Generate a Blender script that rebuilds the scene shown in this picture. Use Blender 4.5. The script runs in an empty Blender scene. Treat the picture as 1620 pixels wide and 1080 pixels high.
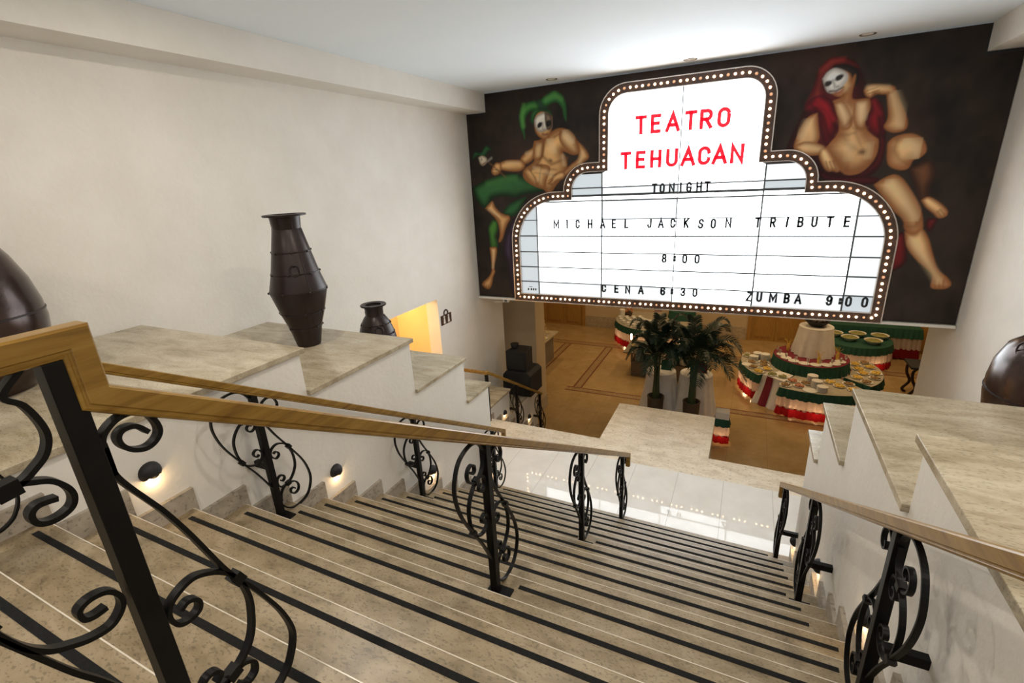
import bpy, bmesh, math, random
import numpy as np
from mathutils import Vector, Matrix
R_ = random.Random(7)
PI = math.pi
scn = bpy.context.scene
COL = scn.collection

# ---------------------------------------------------------------- camera, world, exposure
cam_d = bpy.data.cameras.new('camera'); cam = bpy.data.objects.new('camera', cam_d); COL.objects.link(cam)
YAW, PITCH, ROLL = 0.46381225, 0.32766855, -0.05497762
F_ = Vector((-math.sin(YAW)*math.cos(PITCH), math.cos(YAW)*math.cos(PITCH), -math.sin(PITCH)))
r0 = Vector((math.cos(YAW), math.sin(YAW), 0)); u0 = r0.cross(F_)
RT = r0*math.cos(ROLL)+u0*math.sin(ROLL); UP = u0*math.cos(ROLL)-r0*math.sin(ROLL)
M3 = Matrix((RT, UP, -F_)).transposed()
cam.matrix_world = Matrix.Translation((0, 0, 4.16)) @ M3.to_4x4()
cam_d.sensor_width = 36.0; cam_d.lens = 36*761.52/1620; cam_d.clip_start = .02; cam_d.clip_end = 200
scn.camera = cam
scn.view_settings.view_transform = 'Standard'; scn.view_settings.look = 'None'
scn.view_settings.exposure = 0.92; scn.view_settings.gamma = 1.0
W = bpy.data.worlds.new('world'); scn.world = W; W.use_nodes = True
W.node_tree.nodes['Background'].inputs[0].default_value = (.98, .98, 1.0, 1)
W.node_tree.nodes['Background'].inputs[1].default_value = 0.36

# ---------------------------------------------------------------- mesh helpers
class MB:
    def __init__(s): s.v = []; s.f = []
    def add(s, vs, fs):
        b = len(s.v); s.v += [tuple(p) for p in vs]; s.f += [tuple(b+i for i in f) for f in fs]; return s
    def box(s, x0, x1, y0, y1, z0, z1):
        return s.add([(x0,y0,z0),(x1,y0,z0),(x1,y1,z0),(x0,y1,z0),(x0,y0,z1),(x1,y0,z1),(x1,y1,z1),(x0,y1,z1)],
            [(0,3,2,1),(4,5,6,7),(0,1,5,4),(1,2,6,5),(2,3,7,6),(3,0,4,7)])
    def prism(s, poly, axis, a, b):
        # poly: 2D ccw points in the two other axes; extruded along axis from a to b
        n = len(poly)
        def P(p, t):
            if axis == 'x': return (t, p[0], p[1])
            if axis == 'y': return (p[0], t, p[1])
            return (p[0], p[1], t)
        vs = [P(p, a) for p in poly]+[P(p, b) for p in poly]
        fs = [tuple(range(n))[::-1], tuple(range(n, 2*n))]+[(i, (i+1) % n, n+(i+1) % n, n+i) for i in range(n)]
        return s.add(vs, fs)
    def lathe(s, prof, c, n=32, a0=0., cap=True):
        vs = []; fs = []
        for r, z in prof:
            for i in range(n):
                a = a0+2*PI*i/n; vs.append((c[0]+r*math.cos(a), c[1]+r*math.sin(a), c[2]+z))
        for k in range(len(prof)-1):
            for i in range(n):
                j = (i+1) % n; fs.append((k*n+i, k*n+j, (k+1)*n+j, (k+1)*n+i))
        if cap: fs.append(tuple(range(n))[::-1]); fs.append(tuple(range((len(prof)-1)*n, len(prof)*n)))
        return s.add(vs, fs)
    def tube(s, pts, r, n=8, closed=False):
        pts = [Vector(p) for p in pts]; m = len(pts); vs = []; fs = []
        t0 = (pts[1]-pts[0]).normalized(); up = Vector((0, 0, 1)) if abs(t0.z) < .9 else Vector((1, 0, 0))
        nrm = t0.cross(up).normalized()
        for i in range(m):
            if closed: t = (pts[(i+1) % m]-pts[i-1]).normalized()
            else: t = (pts[min(i+1, m-1)]-pts[max(i-1, 0)]).normalized()
            nrm = (nrm-t*nrm.dot(t)).normalized(); b = t.cross(nrm)
            rr = r(i/(m-1)) if callable(r) else r
            for k in range(n):
                a = 2*PI*k/n; vs.append(pts[i]+(nrm*math.cos(a)+b*math.sin(a))*rr)
        for i in range(m if closed else m-1):
            for k in range(n):
                q = (k+1) % n; j = (i+1) % m
                fs.append((i*n+k, i*n+q, j*n+q, j*n+k))
        if not closed: fs.append(tuple(range(n))[::-1]); fs.append(tuple(range((m-1)*n, m*n)))
        return s.add(vs, fs)
    def sweep(s, path, prof, fx):
        # path in a 2D plane, prof = [(side, normal offset)], fx maps (p2d, side)->3D ; mitred
        m = len(path); k = len(prof); vs = []; fs = []
        for i in range(m):
            p = Vector(path[i])
            d0 = (p-Vector(path[i-1])).normalized() if i > 0 else None
            d1 = (Vector(path[i+1])-p).normalized() if i < m-1 else None
            if d0 is None: d0 = d1
            if d1 is None: d1 = d0
            n0 = Vector((-d0.y, d0.x)); n1 = Vector((-d1.y, d1.x)); n = (n0+n1).normalized(); n = n/max(.35, n.dot(n0))
            for sd, no in prof: vs.append(fx(p+n*no, sd))
        for i in range(m-1):
            for q in range(k):
                r = (q+1) % k; fs.append((i*k+q, i*k+r, (i+1)*k+r, (i+1)*k+q))
        fs.append(tuple(range(k))[::-1]); fs.append(tuple(range((m-1)*k, m*k)))
        return s.add(vs, fs)
    def sphere(s, c, r, n=12, m=8, sz=1.):
        prof = [(max(1e-4, r*math.sin(PI*i/m)), -r*sz*math.cos(PI*i/m)) for i in range(m+1)]
        return s.lathe(prof, c, n)
    def grid(s, P):
        a = len(P); b = len(P[0])
        return s.add([p for row in P for p in row], [(i*b+j, i*b+j+1, (i+1)*b+j+1, (i+1)*b+j) for i in range(a-1) for j in range(b-1)])

ROOT = {}
def obj(name, mb, mat, parent=None, smooth=False, bevel=0., origin=None, fix=True):
    """link one mesh object; vertices are world coordinates"""
    if parent is not None: org = Vector(ROOT[parent])
    else: org = Vector(origin) if origin is not None else Vector((0, 0, 0))
    me = bpy.data.meshes.new(name)
    me.from_pydata([tuple(Vector(v)-org) for v in mb.v], [], mb.f); me.update()
    if fix:
        bm = bmesh.new(); bm.from_mesh(me); bmesh.ops.recalc_face_normals(bm, faces=bm.faces); bm.to_mesh(me); bm.free()
    if mat: me.materials.append(mat)
    o = bpy.data.objects.new(name, me); COL.objects.link(o)
    if smooth:
        for p in me.polygons: p.use_smooth = True
        try: me.set_sharp_from_angle(angle=math.radians(38))
        except Exception: pass
    if parent is not None: o.parent = parent; ROOT[o] = ROOT[parent]
    else: o.location = org; ROOT[o] = tuple(org)
    if bevel:
        b = o.modifiers.new('bevel', 'BEVEL'); b.width = bevel; b.segments = 2; b.limit_method = 'ANGLE'
    return o
def tag(o, label, cat, group=None):
    o['label'] = label; o['category'] = cat
    if group: o['group'] = group
    return o
def thing(name, label, cat, loc, group=None):
    o = bpy.data.objects.new(name, None); COL.objects.link(o); o.location = loc; o.empty_display_size = .05; ROOT[o] = tuple(loc)
    return tag(o, label, cat, group)
def struct(name, mb, mat, smooth=False, bevel=0., parent=None):
    o = obj(name, mb, mat, parent, smooth, bevel)
    if parent is None: o['kind'] = 'structure'
    return o
def dup(root, loc, label=None, group=None, rotz=None):
    r = root.copy(); COL.objects.link(r); r.location = loc; ROOT[r] = tuple(loc)
    if rotz is not None: r.rotation_euler = (0, 0, rotz)
    if label: r['label'] = label
    if group: r['group'] = group
    for ch in list(root.children):
        c = ch.copy(); COL.objects.link(c); c.parent = r
        for g in list(ch.children):
            d = g.copy(); COL.objects.link(d); d.parent = c
    return r
def spline(pts, per=6):
    P = [Vector(p) for p in pts]; out = []
    for i in range(len(P)-1):
        a = P[max(i-1, 0)]; b = P[i]; c = P[i+1]; d = P[min(i+2, len(P)-1)]
        for k in range(per):
            t = k/per
            out.append(.5*((2*b)+(c-a)*t+(2*a-5*b+4*c-d)*t*t+(3*b-a-3*c+d)*t**3))
    out.append(P[-1]); return out

# ---------------------------------------------------------------- materials
def mat(name, col, rough=.5, metal=0., emit=None, es=1., spec=.5):
    m = bpy.data.materials.new(name); m.use_nodes = True; b = m.node_tree.nodes['Principled BSDF']
    b.inputs['Base Color'].default_value = (*col, 1); b.inputs['Roughness'].default_value = rough; b.inputs['Metallic'].default_value = metal
    b.inputs['Specular IOR Level'].default_value = spec
    if emit: b.inputs['Emission Color'].default_value = (*emit, 1); b.inputs['Emission Strength'].default_value = es
    return m
def nodes(m): return m.node_tree.nodes, m.node_tree.links, m.node_tree.nodes['Principled BSDF']
def noise_mat(name, cols, scale=5., stretch=(1, 1, 1), rough=.5, bump=.0, bscale=60., metal=0., detail=6., dist=.0, spots=None, spec=.5):
    """two or three tone noise, optional small dark pits, optional bump"""
    m = mat(name, cols[0], rough, metal, spec=spec); N, L, B = nodes(m)
    tc = N.new('ShaderNodeTexCoord'); mp = N.new('ShaderNodeMapping'); mp.inputs['Scale'].default_value = stretch
    L.new(tc.outputs['Object'], mp.inputs['Vector'])
    nz = N.new('ShaderNodeTexNoise'); nz.inputs['Scale'].default_value = scale; nz.inputs['Detail'].default_value = detail
    nz.inputs['Distortion'].default_value = dist; nz.inputs['Roughness'].default_value = .62
    L.new(mp.outputs['Vector'], nz.inputs['Vector'])
    cr = N.new('ShaderNodeValToRGB'); e = cr.color_ramp.elements
    lo, hi = .34, .66
    e[0].position = lo; e[0].color = (*cols[0], 1); e[1].position = hi; e[1].color = (*cols[-1], 1)
    if len(cols) == 3: x = e.new(.5); x.color = (*cols[1], 1)
    L.new(nz.outputs['Fac'], cr.inputs['Fac']); out = cr.outputs['Color']
    if spots:
        n2 = N.new('ShaderNodeTexNoise'); n2.inputs['Scale'].default_value = spots[0]; n2.inputs['Detail'].default_value = 4
        L.new(mp.outputs['Vector'], n2.inputs['Vector'])
        r2 = N.new('ShaderNodeValToRGB'); r2.color_ramp.elements[0].position = spots[1]; r2.color_ramp.elements[1].position = spots[1]+.06
        r2.color_ramp.elements[0].color = (spots[2],)*3+(1,); r2.color_ramp.elements[1].color = (1, 1, 1, 1)
        L.new(n2.outputs['Fac'], r2.inputs['Fac'])
        mx = N.new('ShaderNodeMix'); mx.data_type = 'RGBA'; mx.blend_type = 'MULTIPLY'; mx.inputs[0].default_value = 1
        L.new(out, mx.inputs[6]); L.new(r2.outputs['Color'], mx.inputs[7]); out = mx.outputs[2]
    L.new(out, B.inputs['Base Color'])
    if bump:
        n3 = N.new('ShaderNodeTexNoise'); n3.inputs['Scale'].default_value = bscale; n3.inputs['Detail'].default_value = 4
        L.new(tc.outputs['Object'], n3.inputs['Vector'])
        bp = N.new('ShaderNodeBump'); bp.inputs['Strength'].default_value = bump; bp.inputs['Distance'].default_value = .01
        L.new(n3.outputs['Fac'], bp.inputs['Height']); L.new(bp.outputs['Normal'], B.inputs['Normal'])
    return m
def tile_mat(name, c1, c2, mortar, size, msize=.004, rough=.1, offset=0., rot=0.):
    m = noise_mat(name, (c1, c2), 3., rough=rough); N, L, B = nodes(m)
    tc = [n for n in N if n.type == 'TEX_COORD'][0]; cr = [n for n in N if n.type == 'VALTORGB'][0]
    mp = N.new('ShaderNodeMapping'); mp.inputs['Rotation'].default_value = (0, 0, rot); L.new(tc.outputs['Object'], mp.inputs['Vector'])
    br = N.new('ShaderNodeTexBrick'); br.offset = offset; br.inputs['Scale'].default_value = 1.; br.inputs['Brick Width'].default_value = size[0]
    br.inputs['Row Height'].default_value = size[1]; br.inputs['Mortar Size'].default_value = msize
    br.inputs['Mortar'].default_value = (*mortar, 1); L.new(mp.outputs['Vector'], br.inputs['Vector'])
    L.new(cr.outputs['Color'], br.inputs['Color1']); L.new(cr.outputs['Color'], br.inputs['Color2']); L.new(br.outputs['Color'], B.inputs['Base Color'])
    return m

PLASTER = noise_mat('cream_plaster', ((.73, .695, .63), (.78, .745, .685)), 2.2, rough=.75, bump=.25, bscale=28, spec=.2)
PLASTER_B = noise_mat('ballroom_plaster', ((.52, .40, .25), (.56, .44, .28)), 1.5, rough=.8, spec=.2)
CEIL = noise_mat('white_ceiling_paint', ((.83, .895, .945), (.85, .915, .965)), 1.2, rough=.8, spec=.2)
ORANGE = noise_mat('orange_plaster', ((.84, .62, .30), (.87, .66, .34)), 1.5, rough=.8, spec=.2)
CAPM = noise_mat('travertine_cap', ((.30, .245, .155), (.43, .365, .255), (.52, .455, .335)), 2.6, (1, 3.2, 3.2), .22, spots=(48, .37, .70), bump=.05, bscale=40, dist=.6)
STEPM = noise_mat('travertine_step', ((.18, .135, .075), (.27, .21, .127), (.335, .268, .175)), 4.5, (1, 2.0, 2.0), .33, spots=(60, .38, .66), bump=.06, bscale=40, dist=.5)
NOSEM = noise_mat('nosing_highlight', ((.56, .50, .40), (.66, .60, .50)), 8, rough=.18)  # pale strip holds the sign's highlight on the step edges in its colour
GRIP = noise_mat('anti_slip_tape', ((.006, .006, .006), (.012, .012, .0115)), 90, rough=.9, spec=.2)
LANDM = tile_mat('landing_marble_tile', (.70, .68, .63), (.77, .75, .71), (.42, .40, .36), (.6, 2.4), .0025, .035)
BORDM = noise_mat('landing_travertine', ((.55, .47, .35), (.66, .58, .45), (.72, .65, .53)), 3, (1, 2.5, 2.5), .42, spots=(20, .36, .6), dist=.6)
HALLM = tile_mat('ballroom_floor_tile', (.34, .225, .095), (.42, .285, .13), (.25, .165, .07), (.8, .8), .003, .18)
BANDM = noise_mat('mosaic_band', ((.20, .11, .045), (.40, .28, .14)), 26, rough=.3, detail=2)
BANDE = mat('band_edge_stone', (.16, .055, .025), .3)
WAINM = noise_mat('stone_wainscot', ((.34, .27, .19), (.46, .38, .27)), 14, rough=.4)
WOODR = noise_mat('varnished_rail_wood', ((.15, .073, .010), (.23, .125, .021), (.295, .172, .034)), 3.5, (9, .8, 9), .3, dist=.3, spec=.35)
WOODD = noise_mat('door_wood', ((.30, .155, .035), (.42, .235, .06)), 5, (8, 8, .8), .4)
WOODG = noise_mat('grey_brown_wood', ((.13, .105, .075), (.20, .165, .12)), 5, (1.2, 8, 8), .5)
IRON = noise_mat('black_wrought_iron', ((.004, .004, .004), (.007, .0065, .006)), 12, rough=.42, metal=.0, spec=.16)
VASEM = noise_mat('hammered_brown_metal', ((.016, .009, .008), (.027, .0155, .013)), 6, rough=.36, metal=.35, bump=.12, bscale=14)
VASED = mat('dark_metal_seam', (.018, .011, .010), .4, .4)
POTM = noise_mat('burnished_pot_metal', ((.027, .014, .011), (.046, .024, .017)), 5, rough=.22, metal=.4, bump=.12, bscale=10)
BLACK = mat('matt_black', (.008, .008, .009), .6)
BLACKG = noise_mat('speaker_black', ((.006, .006, .007), (.010, .010, .011)), 60, rough=.7)
WHITEP = mat('white_painted_metal', (.75, .72, .66), .4)
CHROME = mat('pale_metal_edge', (.62, .55, .50), .25, .7)
BORDERM = noise_mat('dark_marquee_border', ((.035, .018, .012), (.055, .028, .018)), 8, rough=.45)
RAILD = mat('sign_track_grey', (.07, .08, .085), .5)
LETM = mat('black_letter_plastic', (.012, .018, .024), .4)
REDL = mat('red_letter_vinyl', (.62, .004, .02), .45, emit=(1.0, .010, .035), es=.36)
LIT = mat('lit_sign_face_bright', (.9, .92, .94), .3, emit=(.90, .96, 1.0), es=3.0)
LITM = mat('lit_sign_face_medium', (.3, .32, .34), .3, emit=(.88, .94, .97), es=.52)
LITD = mat('lit_sign_face_dim', (.25, .28, .3), .3, emit=(.80, .88, .93), es=.345)
BULB = mat('lit_bulb_glass', (1, .9, .7), .2, emit=(1.0, .68, .40), es=10.)
BULBO = mat('unlit_bulb_glow', (.65, .40, .26), .15, emit=(1.0, .45, .22), es=.35)  # faint glow put into the bulbs that are off
SOCK = mat('bulb_socket', (.5, .28, .18), .3, .6)
SOCK_D = mat("dark_brown_plaque", (.055, .022, .010), .4)
WHITECL = noise_mat('white_tablecloth', ((.66, .63, .58), (.74, .71, .66)), 6, rough=.85)
CLGREEN = mat('dark_green_cloth', (.012, .075, .048), .85)
CLRED = mat('red_cloth', (.30, .008, .012), .85)
CLWINE = mat('wine_red_cloth', (.17, .008, .022), .85)
CLPINK = mat('sheer_white_cloth', (.74, .62, .52), .85)
TOPCL = noise_mat('buffet_top_cloth', ((.34, .30, .22), (.42, .37, .28)), 8, rough=.85)
SCGLOW = mat('eyelid_bulb', (1, .8, .6), .4, emit=(1.0, .72, .42), es=3.)
CHINA = mat('white_china', (.72, .70, .64), .2)
FOOD = [noise_mat('mixed_food_%s' % n, c, 30, rough=.6, detail=3) for n, c in
        (('yellow', ((.55, .33, .04), (.72, .50, .10))), ('brown', ((.13, .06, .02), (.40, .26, .10))), ('green', ((.10, .13, .03), (.42, .36, .12))), ('red', ((.36, .05, .03), (.55, .32, .16))))]
GREEN1 = noise_mat('palm_leaf_green', ((.007, .024, .016), (.018, .055, .030)), 9, rough=.45)
STEMM = noise_mat('palm_stem_green', ((.022, .045, .018), (.05, .075, .03)), 9, (6, 6, 1), rough=.5)
BASKET = noise_mat('woven_pot_brown', ((.045, .030, .016), (.10, .07, .038)), 40, (1, 1, 3), rough=.7)
GLOWW = mat('warm_lamp_glow', (1, .85, .6), .4, emit=(1.0, .72, .38), es=14.)
GLASS = mat('clear_glassware', (.8, .82, .8), .05); GLASS.node_tree.nodes['Principled BSDF'].inputs['Transmission Weight'].default_value = .85
for mm in (CLPINK, CLRED):
    N, L, B = nodes(mm); tr = N.new('ShaderNodeBsdfTranslucent'); tr.inputs[0].default_value = B.inputs['Base Color'].default_value
    ms = N.new('ShaderNodeMixShader'); ms.inputs[0].default_value = .55; o_ = [n for n in N if n.type == 'OUTPUT_MATERIAL'][0]
    L.new(B.outputs[0], ms.inputs[1]); L.new(tr.outputs[0], ms.inputs[2]); L.new(ms.outputs[0], o_.inputs[0])

def lamp(name, kind, loc, power, col, size=.1, parent=None, spot=None, rot=None):
    d = bpy.data.lights.new(name, kind); d.energy = power; d.color = col
    if kind == 'AREA': d.shape = 'DISK'; d.size = size
    else: d.shadow_soft_size = size
    if kind == 'SPOT': d.spot_size = spot or 2.; d.spot_blend = .8
    o = bpy.data.objects.new(name, d); COL.objects.link(o)
    if parent is not None: o.parent = parent; o.location = Vector(loc)-Vector(ROOT[parent])
    else: o.location = loc
    if rot: o.rotation_euler = rot
    return o

# ---------------------------------------------------------------- dimensions
XL, XR = -4.88, 2.70            # hall side walls
PL, PR = -2.86, 0.73            # parapet faces beside the stair
CZ = 5.60                       # ceiling
ZB = -1.84                      # ballroom floor
YE = 9.38                       # end of the hall's side walls
YF = 18.5                       # ballroom far wall
TR, RI = .30, .1843
def NO(k): return .7039+TR*k, 2.764-RI*k      # nosing position of step k
TOPZ = NO(-1)[1]

# ---------------------------------------------------------------- lamps, in view and added
LIGHTS = []
# three downlights in view, others added for light (fixtures further down share these spots)
DOWN = [(-3.056, 8.02), (-.984, 8.05), (1.079, 8.08), (-3.0, 2.4), (-.98, 2.4), (1.1, 2.4), (-3.0, -.4), (-.98, -.4), (1.1, -.4)]
DOWN_P = {0: 5, 1: 5, 2: 5}
ADDED_LAMPS = [(-6.6, 15.2), (-3.2, 13.0), (.8, 16.3), (3.6, 14.2), (-1.0, 14.0), (5.0, 17.2), (-3.6, 16.9), (2.4, 12.9)]  # added out of view to light the ballroom

# ---------------------------------------------------------------- room shell
m = MB()
m.box(XL-.25, XL, -3, 5.54, ZB, CZ); m.box(XL-.25, XL, 6.88, YE, ZB, CZ); m.box(XL-.25, XL, 5.54, 6.88, 2.19, CZ); m.box(XL-.25, XL, 5.54, 6.88, ZB, 0)
struct('wall_left', m, PLASTER)
struct('wall_right', MB().box(XR, XR+.25, -3, YE, ZB, CZ), PLASTER)
struct('ceiling', MB().box(XL-.25, XR+.25, -3, 8.6, CZ, CZ+.15), CEIL)
struct('trim_1', MB().box(XL, -4.475, -3, 8.46, 5.29, CZ-.001), PLASTER)
struct('trim_2', MB().box(2.35, XR, -3, 8.46, 5.29, CZ-.001), PLASTER)
# orange passage behind the opening in the left wall
m = MB().box(-6.1, XL-.25, 6.88, 7.05, 0, 2.6).box(-6.1, -5.83, 5.0, 6.88, 0, 2.6).box(-5.83, XL-.25, 5.0, 5.2, 0, 2.6).box(-6.1, XL-.25, 5.0, 7.05, 2.6, 2.7)
struct('wall_passage', m, ORANGE)
struct('floor_passage', MB().box(-6.1, XL, 5.2, 6.88, -.1, -.001), BORDM)
lamp('passage_lamp', 'POINT', (-5.45, 5.75, 2.3), 17, (1, .78, .48), .12)
# ballroom
struct('floor', MB().box(-12, 9, 6.9, YF+.3, ZB-.2, ZB), HALLM)
m = MB()
for a, b in ((-12, -7.66), (-5.80, .25), (2.02, 4.55), (6.3, 9)): m.box(a, b, YF, YF+.25, ZB, 3.2)
for a, b in ((-7.66, -5.80), (.25, 2.02), (4.55, 6.3)): m.box(a, b, YF, YF+.25, ZB+2.25, 3.2)
struct('wall_back', m, PLASTER_B)
struct('wall_ballroom_left', MB().box(-12.25, -12, 6.9, YF+.25, ZB, 3.2), PLASTER_B)
struct('wall_ballroom_right', MB().box(9, 9.25, 6.9, YF+.25, ZB, 3.2), PLASTER_B)
m = MB().box(-12.25, -5.6, 9.0, 9.2, ZB, 3.2).box(XR+.25, 9.25, 9.1, 9.3, ZB, 3.2)
struct('wall_front', m, PLASTER_B)
struct('ceiling_ballroom', MB().box(-12.25, 9.25, 8.62, YF+.25, 3.2, 3.35), CEIL)
m = MB()
for a, b in ((-12, -7.72), (-5.74, .19), (2.08, 4.49), (6.36, 9)): m.box(a, b, YF-.03, YF, ZB, ZB+.46)
struct('trim_3', m, WAINM)
struct('wall_pillar', MB().box(-7.2, -4.60, 10.55, 11.14, ZB, 3.2), PLASTER_B)
struct('baseboard_pillar', MB().box(-7.2, -4.575, 10.525, 11.16, ZB, ZB+.36), WAINM)
# mosaic bands let into the ballroom floor
n = 1
def band(x0, x1, y0, y1, horiz):
    global n
    z = ZB+.002; o = struct('trim_%d' % (3+n), MB().box(x0, x1, y0, y1, ZB-.02, z), BANDM); n += 1
    e = .05; m = MB()
    if horiz: m.box(x0, x1, y0-e, y0, ZB-.02, z); m.box(x0, x1, y1, y1+e, ZB-.02, z)
    else: m.box(x0-e, x0, y0, y1, ZB-.02, z); m.box(x1, x1+e, y0, y1, ZB-.02, z)
    q = struct('band_edge', m, BANDE, parent=None); q.parent = o; q['kind'] = 'structure'
band(-4.5, 9, 12.33, 12.50, True)
band(-12, 9, 16.28, 16.52, True)
for x in (-5.76, -4.19): band(x-.09, x+.09, 12.56, 16.22, False)
# double doors in the far wall
def door(nm, x0, x1):
    t = bpy.data.objects.new(nm, None); COL.objects.link(t); t.location = ((x0+x1)/2, YF, ZB); ROOT[t] = tuple(t.location); t['kind'] = 'structure'
    f = MB().box(x0-.06, x0+.06, YF-.05, YF+.1, ZB, ZB+2.25).box(x1-.06, x1+.06, YF-.05, YF+.1, ZB, ZB+2.25).box(x0-.06, x1+.06, YF-.05, YF+.1, ZB+2.13, ZB+2.3)
    obj('door_frame', f, WOODD, t)
    xm = (x0+x1)/2
    obj('gap_light_block', MB().box(x0, x1, YF+.055, YF+.09, ZB, ZB+2.2), WOODD, t)  # unseen box added to stop light leaking between the leaves
    for a, b in ((x0+.06, xm-.004), (xm+.004, x1-.06)):
        l = MB().box(a, b, YF, YF+.05, ZB, ZB+2.13)
        for z0, z1 in ((.12, .95), (1.08, 2.0)):
            l.box(a+.10, b-.10, YF-.015, YF, ZB+z0, ZB+z1); l.box(a+.15, b-.15, YF-.028, YF-.014, ZB+z0+.05, ZB+z1-.05)
        le = obj('door_leaf', l, WOODD, t)
        hx = b-.06 if a < xm-.1 else a+.06
        obj('handle', MB().sphere((hx, YF-.06, ZB+1.0), .03).box(hx-.01, hx+.01, YF-.05, YF, ZB+.99, ZB+1.01), CHROME, le, True)
door('door_1', -7.60, -5.86); door('door_2', .31, 1.96); door('door_3', 4.61, 6.24)

# ---------------------------------------------------------------- stair, landings
st = thing('staircase', 'broad travertine staircase with black grip strips leading down under the marquee', 'staircase', (-1.06, 2.6, 0))
SX0, SX1 = PL+.02, PR-.02
for k in range(-1, 15):
    y, z = NO(k)
    y0 = y-TR if k > -1 else -3.0
    s_ = MB().box(SX0, SX1, y0+(.0 if k == -1 else .004), y, z-.035, z-.0005).box(SX0, SX1, y0, y-.022, z-RI-.0+.0, z-.035)
    so = obj('step', s_, STEPM, st)
    obj('nosing_edge', MB().box(SX0, SX1, y-.0032, y+.001, z-.010, z+.0006), NOSEM, so)
    e0 = R_.uniform(-.01, .015); e1 = R_.choice((-.03, 0, .03, .06))
    xr = .585+e1-.03*(k < 5)
    mid = -1.06
    segs = [(-2.765+e0, xr)]
    if k in (4, 9): segs = [(-2.66, mid-.06), (mid+.10, .50)]
    if k == 14: segs = [(-2.68, xr-.08)]
    g = MB()
    for a, b in segs: g.box(a, b, y-.0765, y-.0505, z-.001, z+.0016)
    obj('grip_strip', g, GRIP, so)
# massive body under the steps
m = MB(); prof = [(NO(14)[0]-.03, ZB), (NO(14)[0]-.03, 0)]
m.prism([(-3, ZB), (NO(14)[0]-.03, ZB), (NO(14)[0]-.03, -.01), (NO(-1)[0]-.35, NO(-1)[1]-RI-.03), (-3, NO(-1)[1]-RI-.03)], 'x', SX0+.01, SX1-.01)
obj('stair_body', m, PLASTER, st)
struct('floor_landing', MB().box(XL, XR, NO(14)[0]-.02, 6.36, -.2, 0), LANDM)
m = MB().box(XL, XR, 6.36, 6.88, -.2, 0).box(-1.92, -.24, 6.88, 8.27, -.2, 0)
struct('floor_landing_border', m, BORDM)
m = MB().box(XL, XR, 4.95, 6.86, ZB, -.2).box(-1.90, -.26, 6.86, 8.25, ZB, -.2)
struct('wall_landing', m, PLASTER)
def lower_flight(nm, lab, x0, x1):
    t = thing(nm, lab, 'staircase', ((x0+x1)/2, 8, ZB))
    for k in range(9):
        y = 6.88+.3*(k+1); z = -RI*(k+1)
        o = obj('step', MB().box(x0, x1, y-.3, y, ZB, z), STEPM, t)
        obj('grip_strip', MB().box(x0+.1, x1-.1, y-.098, y-.05, z-.001, z+.0016), GRIP, o)
lower_flight('lower_staircase', 'lower flight going down left of the stone platform', -4.05, -1.93)
lower_flight('lower_staircase', 'lower flight going down right of the stone platform', -.23, 1.9)

# skirting that steps down beside the treads
def skirting(nm, x0, x1):
    m = MB()
    for k in range(-1, 15):
        y, z = NO(k); yb = y-TR if k > -1 else -3
        m.box(x0, x1, yb+.03, y+.03, z-RI*(k > -1)-.02, z+.125)
    m.box(x0, x1, NO(14)[0], 4.97, 0, .13)
    struct(nm, m, WAINM2)
WAINM2 = noise_mat('travertine_skirting', ((.30, .255, .20), (.43, .375, .30)), 7, (1, 1.6, 1.6), .35, spots=(24, .36, .6))
skirting('baseboard_left', PL, PL+.026); skirting('baseboard_right', PR-.026, PR)

# parapets with stone caps, stepping down with the stair
LEV = [(2.29, 3.075), (3.53, 2.745), (4.45, 2.215), (4.985, 1.675)]
def parapet(nm, lab, xa, xb, face, lev, ystart, zbot, caps):
    t = thing(nm, lab, 'parapet wall', ((xa+xb)/2, (ystart+lev[-1][0])/2, zbot))
    poly = [(ystart, zbot), (lev[-1][0]-.03, zbot)]
    for i in range(len(lev)-1, -1, -1):
        poly.append((lev[i][0]-.03, lev[i][1]-.04))
        y0 = lev[i-1][0]-.03 if i else ystart
        poly.append((y0, lev[i][1]-.04))
    q = []
    for p in poly:
        if not q or q[-1] != p: q.append(p)
    obj('plaster_wall', MB().prism(q, 'x', xa, xb), PLASTER, t)
    for i, (y1, z) in enumerate(lev):
        y0 = lev[i-1][0]-.03 if i else ystart
        c0, c1 = (xa, xb+.03) if face > 0 else (xa-.03, xb)
        if i == 0: y0 = ystart
        obj('stone_cap', MB().box(c0, c1, y0+.001, y1, z-.04, z), caps, t, bevel=.004)
parapet('parapet', 'stepped white parapet with stone caps left of the stair, carrying the tall brown vase', XL+.003, PL, 1, LEV, -3, 0, CAPM)
parapet('parapet', 'stepped white parapet with stone caps right of the stair', PR, XR-.003, -1, LEV, -3, 0, CAPM)
parapet('parapet', 'low parapet stepping down beneath the black loudspeakers', XL+.003, -4.10, 1, [(7.97, .11), (9.37, -.40)], 6.90, ZB, CAPM)

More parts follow.
